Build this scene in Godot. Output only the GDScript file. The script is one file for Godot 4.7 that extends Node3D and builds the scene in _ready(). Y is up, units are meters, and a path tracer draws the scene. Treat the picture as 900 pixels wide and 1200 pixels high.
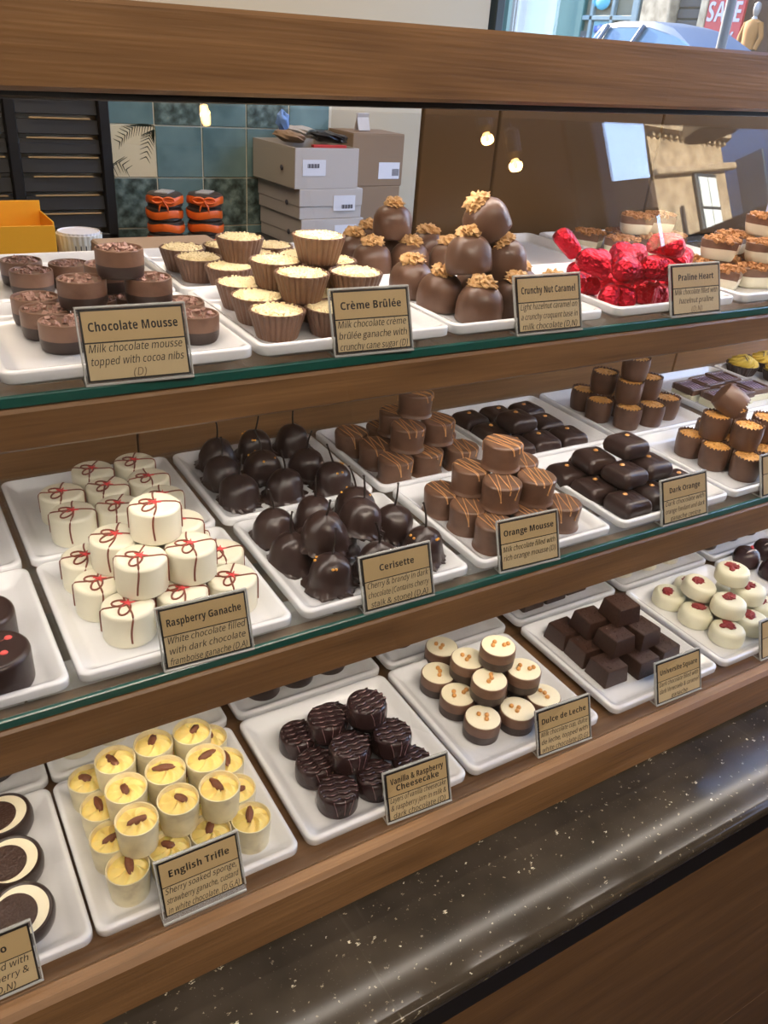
extends Node3D
# A chocolate shop's glass-fronted display case. Case coordinates: x along the case, y up, z towards the customer; y = 0 is the rim of the lowest trays, the floor is at FLOOR.

const FLOOR := -0.946
const FT := 0.2907   # inside floor of the trays on the top, middle and bottom shelf
const FM := 0.1333
const FB := -0.006
const TW := 0.1245
const TD := 0.1205

var M := {}
var used := {}
var cam: Camera3D
var rng := RandomNumberGenerator.new()
var meshes := {}

# ---------------------------------------------------------------- mesh building
class MB:
	var v := PackedVector3Array()
	var t := PackedInt32Array()

	func tri(a: int, b: int, c: int) -> void:
		t.append(a); t.append(b); t.append(c)

	func loft(rings: Array, cap_low := true, cap_high := true) -> void:
		# rings of equal length, counter-clockwise seen from +y, from low to high
		var n: int = rings[0].size()
		var at := v.size()
		for r in rings:
			for p in r:
				v.append(p)
		for k in rings.size() - 1:
			for i in n:
				var a := at + k * n + i
				var b := at + k * n + (i + 1) % n
				tri(a, a + n, b)
				tri(b, a + n, b + n)
		for e in 2:
			if (e == 0 and not cap_low) or (e == 1 and not cap_high):
				continue
			var r = rings[0] if e == 0 else rings[rings.size() - 1]
			var first: int = at if e == 0 else at + (rings.size() - 1) * n
			var c := Vector3.ZERO
			for p in r:
				c += p
			c /= n
			v.append(c)
			var m := v.size() - 1
			for i in n:
				if e == 0:
					tri(m, first + i, first + (i + 1) % n)
				else:
					tri(m, first + (i + 1) % n, first + i)

	func box(c: Vector3, s: Vector3, b := 0.0, basis := Basis()) -> void:
		# a box with chamfered edges
		var h := s / 2.0
		var g := minf(b, minf(h.x, minf(h.y, h.z)) * 0.9)
		var rings := []
		var steps := [[-h.y, g], [-h.y + g, 0.0], [h.y - g, 0.0], [h.y, g]] if g > 0.0 else [[-h.y, 0.0], [h.y, 0.0]]
		for q in steps:
			var ring := PackedVector3Array()
			var x: float = h.x - q[1]
			var z: float = h.z - q[1]
			var pts := [Vector2(x, -z + g), Vector2(x, z - g), Vector2(x - g, z), Vector2(-x + g, z), Vector2(-x, z - g), Vector2(-x, -z + g), Vector2(-x + g, -z), Vector2(x - g, -z)] if g > 0.0 else [Vector2(x, -z), Vector2(x, z), Vector2(-x, z), Vector2(-x, -z)]
			pts.reverse()
			for p in pts:
				ring.append(c + basis * Vector3(p.x, q[0], p.y))
			rings.append(ring)
		loft(rings)

	func tube(pts: Array, r: float, n := 6, taper := 1.0) -> void:
		var rings := []
		for i in pts.size():
			var d: Vector3 = (pts[mini(i + 1, pts.size() - 1)] - pts[maxi(i - 1, 0)]).normalized()
			var up := Vector3.UP if absf(d.y) < 0.9 else Vector3.RIGHT
			var a := d.cross(up).normalized()
			var b := a.cross(d)
			var rr := r * lerpf(1.0, taper, float(i) / maxf(1.0, pts.size() - 1))
			var ring := PackedVector3Array()
			for k in n:
				var w := TAU * k / n
				ring.append(pts[i] + (a * cos(w) - b * sin(w)) * rr)
			rings.append(ring)
		loft(rings)

	func ball(c: Vector3, s: Vector3, n := 12, m := 7, basis := Basis(), bump: FastNoiseLite = null, amount := 0.0) -> void:
		var rings := []
		for k in m:
			var a := lerpf(-PI / 2 * 0.93, PI / 2 * 0.93, float(k) / (m - 1))
			var ring := PackedVector3Array()
			for i in n:
				var w := -TAU * i / n
				var p := Vector3(cos(w) * cos(a), sin(a), sin(w) * cos(a))
				var f := 1.0
				if bump:
					f += amount * bump.get_noise_3dv(p * 100.0 + c * 3000.0)
				ring.append(c + basis * (p * s * f))
			rings.append(ring)
		loft(rings)

	func add(o: MB, x: Transform3D) -> void:
		var at := v.size()
		for p in o.v:
			v.append(x * p)
		for i in o.t:
			t.append(at + i)

	func mesh(crease := 40.0) -> ArrayMesh:
		var fn := PackedVector3Array()
		var near := []
		near.resize(v.size())
		for i in v.size():
			near[i] = PackedInt32Array()
		for f in t.size() / 3:
			fn.append((v[t[f * 3 + 2]] - v[t[f * 3]]).cross(v[t[f * 3 + 1]] - v[t[f * 3]]))
			for k in 3:
				near[t[f * 3 + k]].append(f)
		var lim := cos(deg_to_rad(crease))
		var unit := PackedVector3Array()
		for q in fn:
			unit.append(q.normalized())
		var P := PackedVector3Array()
		var N := PackedVector3Array()
		for f in t.size() / 3:
			for k in 3:
				var i := t[f * 3 + k]
				var n := Vector3.ZERO
				for g in near[i]:
					if unit[g].dot(unit[f]) > lim:
						n += fn[g]
				P.append(v[i])
				N.append(n.normalized() if n.length_squared() > 0.0 else Vector3.UP)
		var arrays := []
		arrays.resize(Mesh.ARRAY_MAX)
		arrays[Mesh.ARRAY_VERTEX] = P
		arrays[Mesh.ARRAY_NORMAL] = N
		var am := ArrayMesh.new()
		am.add_surface_from_arrays(Mesh.PRIMITIVE_TRIANGLES, arrays)
		return am

func circle(r: float, y: float, n := 32, c := Vector2.ZERO) -> PackedVector3Array:
	var a := PackedVector3Array()
	for i in n:
		var w := -TAU * i / n
		a.append(Vector3(c.x + r * cos(w), y, c.y + r * sin(w)))
	return a

func rrect(w: float, d: float, r: float, y: float, k := 4) -> PackedVector3Array:
	# rounded rectangle, centred
	var a := PackedVector3Array()
	for q in 4:
		var s := [Vector2(1, -1), Vector2(-1, -1), Vector2(-1, 1), Vector2(1, 1)]
		var c := Vector2(s[q].x * (w / 2 - r), s[q].y * (d / 2 - r))
		for i in k + 1:
			var ang := -PI / 2 * (q + float(i) / k)
			a.append(Vector3(c.x + r * cos(ang), y, c.y + r * sin(ang)))
	return a

func lathe(mb: MB, profile: Array, n := 32) -> MB:
	var rings := []
	for p in profile:
		rings.append(circle(maxf(p.x, 0.00005), p.y, n))
	mb.loft(rings)
	return mb

# ---------------------------------------------------------------- scene building
func numbered(parent: Node, called: String) -> String:
	var key := "%d/%s" % [parent.get_instance_id(), called]
	used[key] = used.get(key, -1) + 1
	return called if used[key] == 0 else "%s_%03d" % [called, used[key]]

func put(called: String, mesh: Mesh, mat: Material, parent: Node = self, at := Transform3D()) -> MeshInstance3D:
	var o := MeshInstance3D.new()
	o.name = numbered(parent, called)
	o.mesh = mesh
	o.material_override = mat
	o.transform = at
	parent.add_child(o, true)
	return o

func tag(o: Node, label: String, category: String, group := "") -> Node:
	o.set_meta("label", label)
	o.set_meta("category", category)
	if group:
		o.set_meta("group", group)
	return o

func thing(called: String, label: String, category: String, at := Vector3.ZERO, turn := 0.0, group := "") -> Node3D:
	var o := Node3D.new()
	o.name = numbered(self, called)
	add_child(o, true)
	o.position = at
	o.rotation.y = turn
	tag(o, label, category, group)
	return o

func struct(called: String, mesh: Mesh, mat: Material, parent: Node = self, at := Transform3D()) -> MeshInstance3D:
	var o := put(called, mesh, mat, parent, at)
	if parent == self:
		o.set_meta("kind", "structure")
	return o

func boxmesh(s: Vector3, b := 0.0, c := Vector3.ZERO) -> ArrayMesh:
	var mb := MB.new()
	mb.box(c, s, b)
	return mb.mesh(20.0)

func pos(x: float, y: float, z: float) -> Transform3D:
	return Transform3D(Basis(), Vector3(x, y, z))

func mat(called: String, c: Color, rough := 0.5, metal := 0.0) -> StandardMaterial3D:
	var m := StandardMaterial3D.new()
	m.resource_name = called
	m.albedo_color = c
	m.roughness = rough
	m.metallic = metal
	M[called] = m
	return m

func noise(freq: float, octaves := 3, sd := 1, kind := FastNoiseLite.TYPE_SIMPLEX_SMOOTH) -> FastNoiseLite:
	var n := FastNoiseLite.new()
	n.seed = sd
	n.noise_type = kind
	n.frequency = freq
	n.fractal_octaves = octaves
	return n

func ramp_image(grey: Image, colours: Array) -> ImageTexture:
	grey.convert(Image.FORMAT_L8)
	var w := grey.get_width()
	var h := grey.get_height()
	var im := Image.create(w, h, false, Image.FORMAT_RGB8)
	var g := Gradient.new()
	g.offsets = PackedFloat32Array()
	g.colors = PackedColorArray()
	for i in colours.size():
		g.add_point(float(i) / (colours.size() - 1), colours[i])
	var table := []
	for i in 256:
		table.append(g.sample(i / 255.0))
	for y in h:
		for x in w:
			im.set_pixel(x, y, table[grey.get_pixel(x, y).r8])
	return ImageTexture.create_from_image(im)

func grain_image(sd: int) -> Image:
	# fibres along x: a coarse and a fine stretched noise
	var a := noise(0.02, 4, sd).get_seamless_image(96, 256)
	var b := noise(0.11, 3, sd + 7).get_seamless_image(40, 512)
	a.resize(512, 512, Image.INTERPOLATE_CUBIC)
	b.resize(512, 512, Image.INTERPOLATE_CUBIC)
	a.convert(Image.FORMAT_L8)
	b.convert(Image.FORMAT_L8)
	var im := Image.create(512, 512, false, Image.FORMAT_L8)
	for y in 512:
		for x in 512:
			var g := a.get_pixel(x, y).r * 0.6 + b.get_pixel(x, y).r * 0.4
			im.set_pixel(x, y, Color(g, g, g))
	return im

func wood(called: String, tex: Texture2D, bump: Texture2D, tint: Color, rough := 0.45, s := Vector3(2.2, 7, 7)) -> StandardMaterial3D:
	var m := mat(called, tint, rough)
	m.albedo_texture = tex
	m.uv1_triplanar = true
	m.uv1_world_triplanar = true
	m.uv1_scale = s
	m.heightmap_enabled = true
	m.heightmap_texture = bump
	m.heightmap_scale = 0.03
	return m

func choc(called: String, c: Color, rough := 0.38, tex: Texture2D = null, s := 22.0) -> StandardMaterial3D:
	var m := mat(called, c, rough)
	if tex:
		m.albedo_texture = tex
		m.uv1_triplanar = true
		m.uv1_world_triplanar = true
		m.uv1_scale = Vector3(s, s, s)
	return m

func area(called: String, at: Vector3, size: Vector2, dir: Vector3, energy: float, c: Color) -> void:
	var l := AreaLight3D.new()
	l.name = called
	l.area_size = size
	l.light_energy = energy
	l.light_color = c
	l.shadow_enabled = true
	l.area_range = 6.0
	l.area_attenuation = 2.0
	add_child(l)
	var side := Vector3.RIGHT if absf(dir.x) < 0.9 else Vector3.FORWARD
	var zb := -dir.normalized()
	var yb := zb.cross(side).normalized()
	l.transform = Transform3D(Basis(yb.cross(zb).normalized(), yb, zb), at)

func screen_x(p: Vector3) -> float:
	var q := cam.transform.affine_inverse() * p
	return q.x / -q.z

# ---------------------------------------------------------------- main
func _ready() -> void:
	rng.seed = 20
	camera_and_light()
	materials()
	room()
	street()
	display_case()
	trays()
	back_counter()
	chocolates()
	name_cards()

func camera_and_light() -> void:
	cam = Camera3D.new()
	cam.name = "camera"
	cam.fov = 63.947
	cam.near = 0.02
	cam.far = 200.0
	cam.transform = Transform3D(Basis(Vector3(0.855531, 0.071244, 0.512827), Vector3(0.195120, 0.873094, -0.446805), Vector3(-0.479578, 0.482319, 0.733058)), Vector3(-0.00328, 0.43383, 0.30894))
	add_child(cam)
	cam.current = true

	var sky := ProceduralSkyMaterial.new()
	sky.sky_top_color = Color(0.50, 0.64, 0.88)
	sky.sky_horizon_color = Color(0.80, 0.87, 0.95)
	sky.sky_curve = 0.25
	sky.ground_bottom_color = Color(0.45, 0.44, 0.42)
	sky.ground_horizon_color = Color(0.66, 0.70, 0.74)
	sky.sky_energy_multiplier = 1.0
	sky.ground_energy_multiplier = 0.6
	var env := Environment.new()
	env.background_mode = Environment.BG_SKY
	env.sky = Sky.new()
	env.sky.sky_material = sky
	env.background_energy_multiplier = SKY_ENERGY
	env.tonemap_mode = Environment.TONE_MAPPER_LINEAR
	env.tonemap_exposure = 1.53
	env.sdfgi_enabled = true
	env.ssao_enabled = true
	env.ssil_enabled = true
	var we := WorldEnvironment.new()
	we.name = "world_environment"
	we.environment = env
	add_child(we)

	var sun := DirectionalLight3D.new()
	sun.name = "sun"
	sun.light_energy = SUN_ENERGY
	sun.light_color = Color(1.0, 0.94, 0.84)
	sun.light_angular_distance = 0.5
	sun.shadow_enabled = true
	add_child(sun)
	sun.look_at_from_position(Vector3.ZERO, Vector3(0.03, -0.42, 0.90))

	# LED strips under the canopy beam and under the two shelf rails (their glowing strips are built with the case)
	area("canopy_led_strip_light", Vector3(0.35, 0.4105, -0.1375), Vector2(1.86, 0.006), Vector3(0, -1, -0.25), LED_TOP, Color(1.0, 0.96, 0.93))
	area("upper_rail_led_strip_light", Vector3(0.35, 0.2575, -0.0915), Vector2(1.86, 0.006), Vector3(0, -1, -0.30), LED_MID, Color(1.0, 0.97, 0.94))
	area("lower_rail_led_strip_light", Vector3(0.35, 0.0975, -0.0575), Vector2(1.86, 0.006), Vector3(0, -1, -0.30), LED_LOW, Color(1.0, 0.97, 0.94))
	# unseen ceiling panels, added for soft ambient light
	area("customer_added_fill_light", Vector3(0.2, 1.50, 1.1), Vector2(1.5, 0.35), Vector3(0, -1, 0), CEIL, Color(1.0, 0.95, 0.89))
	area("staff_added_fill_light", Vector3(0.4, 1.50, -1.0), Vector2(1.5, 0.30), Vector3(0, -1, 0), STAFF, Color(1.0, 0.93, 0.85))

const SKY_ENERGY := 7.0
const SUN_ENERGY := 6.5
const LED_TOP := 0.090
const LED_MID := 0.050
const LED_LOW := 0.115
const CEIL := 1.9
const STAFF := 0.85

func materials() -> void:
	var grain := grain_image(3)
	var bump := ImageTexture.create_from_image(grain)
	var oak := ramp_image(grain.duplicate(), [Color(0.40, 0.29, 0.17), Color(0.51, 0.38, 0.235), Color(0.57, 0.43, 0.275), Color(0.65, 0.505, 0.335)])
	wood("oak", oak, bump, Color(0.90, 0.87, 0.84))
	wood("oak_dark", oak, bump, Color(0.74, 0.71, 0.68), 0.55)
	wood("oak_panel", oak, bump, Color(0.96, 0.93, 0.90), 0.5, Vector3(1.6, 5, 5))
	var sm := mat("smoked_panel", Color(0.30, 0.225, 0.14), 0.25)
	sm.metallic_specular = 0.35
	mat("panel_gap", Color(0.02, 0.02, 0.02), 0.6)
	# counter: dark stone composite with pale chips
	var im := Image.create(1024, 1024, false, Image.FORMAT_RGB8)
	var cl := noise(0.02, 4, 5).get_seamless_image(256, 256)
	cl.resize(1024, 1024, Image.INTERPOLATE_CUBIC)
	for y in 1024:
		for x in 1024:
			var g := cl.get_pixel(x, y).r
			im.set_pixel(x, y, Color(0.245, 0.215, 0.175) * (0.82 + 0.34 * g))
	for k in 5200:
		var q := Vector2i(rng.randi() % 1016, rng.randi() % 1016)
		var br := rng.randf()
		var col := Color(0.40, 0.36, 0.30) if br < 0.72 else Color(0.60, 0.55, 0.45) if br < 0.94 else Color(0.86, 0.82, 0.70)
		var big := 1 if br < 0.72 else 2 + rng.randi() % (3 if br < 0.94 else 5)
		for j in big:
			im.fill_rect(Rect2i(q.x + rng.randi() % big, q.y + j, 1 + rng.randi() % big, 1), col)
	var stone := mat("stone_composite", Color.WHITE, 0.085)
	stone.metallic_specular = 0.3
	stone.albedo_texture = ImageTexture.create_from_image(im)
	stone.uv1_triplanar = true
	stone.uv1_world_triplanar = true
	stone.uv1_scale = Vector3(2.6, 2.6, 2.6)
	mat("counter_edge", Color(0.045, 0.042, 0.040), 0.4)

	var por := mat("porcelain", Color(0.90, 0.905, 0.915), 0.16)
	por.clearcoat_enabled = true
	por.clearcoat = 0.6
	por.clearcoat_roughness = 0.06
	var gl := mat("clear_glass", Color(0.9, 1.0, 0.97, 0.04), 0.0)
	gl.transparency = BaseMaterial3D.TRANSPARENCY_ALPHA
	# coated pane: a clear sheet with a weak mirror film on each face
	var film := Image.create(4, 4, false, Image.FORMAT_RGBA8)
	film.fill(Color(0.94, 0.97, 1.0, 0.095))
	var cg := mat("coated_glass", Color.WHITE, 0.0, 1.0)
	cg.albedo_texture = ImageTexture.create_from_image(film)
	cg.transparency = BaseMaterial3D.TRANSPARENCY_ALPHA
	var ge := mat("glass_edge", Color(0.07, 0.33, 0.29), 0.30)
	ge.metallic_specular = 0.7
	var ac := mat("acrylic", Color(0.95, 0.97, 0.97, 0.10), 0.0)
	ac.transparency = BaseMaterial3D.TRANSPARENCY_ALPHA
	mat("acrylic_edge", Color(0.72, 0.72, 0.70), 0.15)
	mat("card_gold", Color(0.71, 0.61, 0.43), 0.55)
	mat("card_pale", Color(0.74, 0.66, 0.50), 0.55)
	mat("ink", Color(0.07, 0.055, 0.045), 0.6)
	mat("ink_grey", Color(0.44, 0.37, 0.27), 0.6)
	var led := mat("led", Color.WHITE, 0.5)
	led.emission_enabled = true
	led.emission = Color(1.0, 0.94, 0.86)
	led.emission_energy_multiplier = 10.0
	var cp := mat("added_panel_glow", Color.WHITE, 0.5)
	cp.emission_enabled = true
	cp.emission = Color(1.0, 0.90, 0.78)
	cp.emission_energy_multiplier = 4.0
	var fl := mat("bulb_glow", Color.WHITE, 0.3)
	fl.emission_enabled = true
	fl.emission = Color(1.0, 0.74, 0.42)
	fl.emission_energy_multiplier = 16.0

	# chocolate
	var mott := ramp_image(noise(0.012, 4, 11).get_seamless_image(256, 256), [Color(0.80, 0.78, 0.77), Color(0.95, 0.95, 0.95), Color(1, 1, 1)])
	var spots := ramp_image(noise(0.07, 3, 12).get_seamless_image(256, 256), [Color(0.66, 0.62, 0.58), Color(0.92, 0.90, 0.88), Color(1, 1, 1)])
	choc("milk", Color(0.43, 0.315, 0.25), 0.36, mott)
	choc("milk_pale", Color(0.50, 0.37, 0.295), 0.40, mott)
	choc("milk_orange", Color(0.455, 0.335, 0.265), 0.34, mott)
	choc("milk_dark", Color(0.40, 0.285, 0.22), 0.38, mott)
	choc("dark", Color(0.225, 0.165, 0.15), 0.30, mott)
	choc("dark_base", Color(0.245, 0.185, 0.165), 0.36, mott)
	choc("dark_plum", Color(0.225, 0.15, 0.155), 0.27, mott)
	choc("ganache", Color(0.26, 0.17, 0.135), 0.42, spots)
	choc("white_ivory", Color(0.90, 0.88, 0.79), 0.34)
	choc("white_green", Color(0.89, 0.88, 0.78), 0.34)
	choc("cream_wall", Color(0.95, 0.91, 0.76), 0.35, mott)
	choc("cream_top", Color(0.955, 0.92, 0.80), 0.35)
	var custard := choc("custard", Color(0.98, 0.87, 0.54), 0.42)
	custard.subsurf_scatter_enabled = true
	custard.subsurf_scatter_strength = 0.15
	choc("piped_yellow", Color(0.86, 0.75, 0.33), 0.5)
	choc("brulee_fill", Color(0.99, 0.92, 0.74), 0.75)
	choc("orange_fill", Color(0.88, 0.66, 0.36), 0.6, mott, 50.0)
	choc("lilac_fill", Color(0.74, 0.65, 0.74), 0.35)
	choc("nib", Color(0.62, 0.48, 0.43), 0.55)
	choc("nut", Color(0.88, 0.71, 0.48), 0.6, spots, 60.0)
	choc("crumb", Color(0.74, 0.53, 0.33), 0.7, spots, 60.0)
	choc("pecan", Color(0.52, 0.31, 0.20), 0.5, spots, 60.0)
	choc("berry_red", Color(0.60, 0.19, 0.20), 0.6, spots, 60.0)
	choc("icing_brown", Color(0.50, 0.27, 0.20), 0.45)
	choc("icing_red", Color(0.86, 0.25, 0.26), 0.4)
	choc("icing_orange", Color(0.82, 0.61, 0.40), 0.45)
	choc("icing_pink", Color(0.56, 0.42, 0.42), 0.45)
	choc("dot_red", Color(0.86, 0.32, 0.30), 0.4)
	choc("dot_caramel", Color(0.86, 0.62, 0.34), 0.4)
	choc("dot_gold", Color(0.85, 0.60, 0.22), 0.35)
	choc("icing_white", Color(0.86, 0.80, 0.76), 0.4)
	choc("stalk", Color(0.13, 0.085, 0.06), 0.6)
	var foil := mat("red_foil", Color(0.76, 0.13, 0.20), 0.28, 0.9)
	var fn := noise(0.03, 4, 21, FastNoiseLite.TYPE_CELLULAR).get_seamless_image(256, 256)
	foil.heightmap_enabled = true
	foil.heightmap_texture = ImageTexture.create_from_image(fn)
	foil.heightmap_scale = 0.25
	foil.uv1_triplanar = true
	foil.uv1_world_triplanar = true
	foil.uv1_scale = Vector3(24, 24, 24)

	# room and street
	mat("cream_wall_paint", Color(0.74, 0.69, 0.59), 0.85)
	mat("dark_wall_paint", Color(0.20, 0.17, 0.14), 0.8)
	mat("ceiling_paint", Color(0.42, 0.38, 0.33), 0.9)
	mat("floor_boards", Color(0.23, 0.17, 0.12), 0.5)
	mat("black_paint", Color(0.038, 0.034, 0.03), 0.5)
	mat("slat_glint", Color(0.66, 0.55, 0.38), 0.35)  # pale colour for the light caught on the louvre slat edges
	mat("grout", Color(0.82, 0.79, 0.70), 0.9)
	var tiletex := ramp_image(noise(0.008, 4, 31).get_seamless_image(256, 256), [Color(0.30, 0.40, 0.40), Color(0.40, 0.50, 0.50), Color(0.46, 0.56, 0.55)])
	var teal := mat("tile_teal", Color(1.0, 1.0, 1.0), 0.18)
	teal.albedo_texture = tiletex
	teal.uv1_triplanar = true
	teal.uv1_world_triplanar = true
	teal.uv1_scale = Vector3(3, 3, 3)
	var mixtex := ramp_image(noise(0.022, 4, 33).get_seamless_image(256, 256), [Color(0.16, 0.19, 0.17), Color(0.29, 0.35, 0.33), Color(0.44, 0.51, 0.49), Color(0.60, 0.63, 0.57)])
	var mixd := mat("tile_foliage", Color(1, 1, 1), 0.18)
	mixd.albedo_texture = mixtex
	mixd.uv1_triplanar = true
	mixd.uv1_world_triplanar = true
	mixd.uv1_scale = Vector3(5, 5, 5)
	mat("tile_cream", Color(0.84, 0.79, 0.66), 0.2)
	mat("palm_green", Color(0.10, 0.15, 0.10), 0.3)
	mat("white_card", Color(0.74, 0.70, 0.66), 0.8)
	mat("white_card_side", Color(0.70, 0.66, 0.60), 0.8)
	mat("brown_card", Color(0.55, 0.45, 0.35), 0.85)
	mat("paper_label", Color(0.86, 0.85, 0.86), 0.6)
	mat("label_ink", Color(0.30, 0.29, 0.32), 0.7)
	mat("yellow_card", Color(0.93, 0.66, 0.12), 0.55)
	mat("white_paper", Color(0.84, 0.82, 0.76), 0.7)
	mat("orange_ribbon", Color(0.92, 0.40, 0.12), 0.35)
	mat("cookie", Color(0.27, 0.22, 0.19), 0.5)
	mat("silver_lid", Color(0.72, 0.70, 0.68), 0.3)
	mat("black_plastic", Color(0.06, 0.055, 0.055), 0.3)
	mat("red_stripe", Color(0.72, 0.16, 0.12), 0.5)
	mat("blue_plastic", Color(0.42, 0.55, 0.75), 0.4)
	mat("board_beech", Color(0.62, 0.52, 0.43), 0.6)
	mat("shop_teal", Color(0.17, 0.34, 0.30), 0.5)
	mat("shop_dark", Color(0.10, 0.13, 0.13), 0.5)
	mat("frame_white", Color(0.38, 0.44, 0.43), 0.5)
	mat("display_cream", Color(0.36, 0.33, 0.24), 0.7)
	mat("fish_cyan", Color(0.18, 0.52, 0.58), 0.5)
	mat("fish_blue", Color(0.06, 0.24, 0.50), 0.5)
	mat("poster_pale", Color(0.34, 0.52, 0.54), 0.6)
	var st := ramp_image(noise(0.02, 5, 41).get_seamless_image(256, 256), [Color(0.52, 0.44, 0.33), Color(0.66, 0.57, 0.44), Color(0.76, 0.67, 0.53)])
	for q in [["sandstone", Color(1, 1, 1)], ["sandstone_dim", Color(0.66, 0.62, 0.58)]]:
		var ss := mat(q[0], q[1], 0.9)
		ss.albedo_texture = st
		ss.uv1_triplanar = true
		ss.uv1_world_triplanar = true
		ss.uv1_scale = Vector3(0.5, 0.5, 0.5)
	mat("slate_roof", Color(0.28, 0.22, 0.17), 0.9)
	mat("blue_render", Color(0.40, 0.50, 0.60), 0.8)
	mat("window_pale", Color(0.93, 0.94, 0.88), 0.5)  # pale colour stands in for sky reflected in the sash panes
	mat("shutter_brown", Color(0.22, 0.18, 0.15), 0.7)
	mat("sale_red", Color(0.60, 0.045, 0.05), 0.5)
	mat("sale_white", Color(0.62, 0.58, 0.58), 0.5)
	mat("shop_brown", Color(0.30, 0.17, 0.09), 0.6)
	mat("mannequin_white", Color(0.50, 0.46, 0.42), 0.4)
	mat("mustard", Color(0.50, 0.31, 0.06), 0.8)
	mat("car_silver", Color(0.27, 0.30, 0.34), 0.4, 0.0)
	mat("car_glass", Color(0.24, 0.32, 0.36), 0.08)
	mat("tyre", Color(0.03, 0.03, 0.03), 0.8)
	mat("pole_grey", Color(0.24, 0.24, 0.25), 0.5)
	mat("asphalt", Color(0.20, 0.20, 0.21), 0.9)
	mat("frame_grey", Color(0.16, 0.20, 0.20), 0.4)

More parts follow.
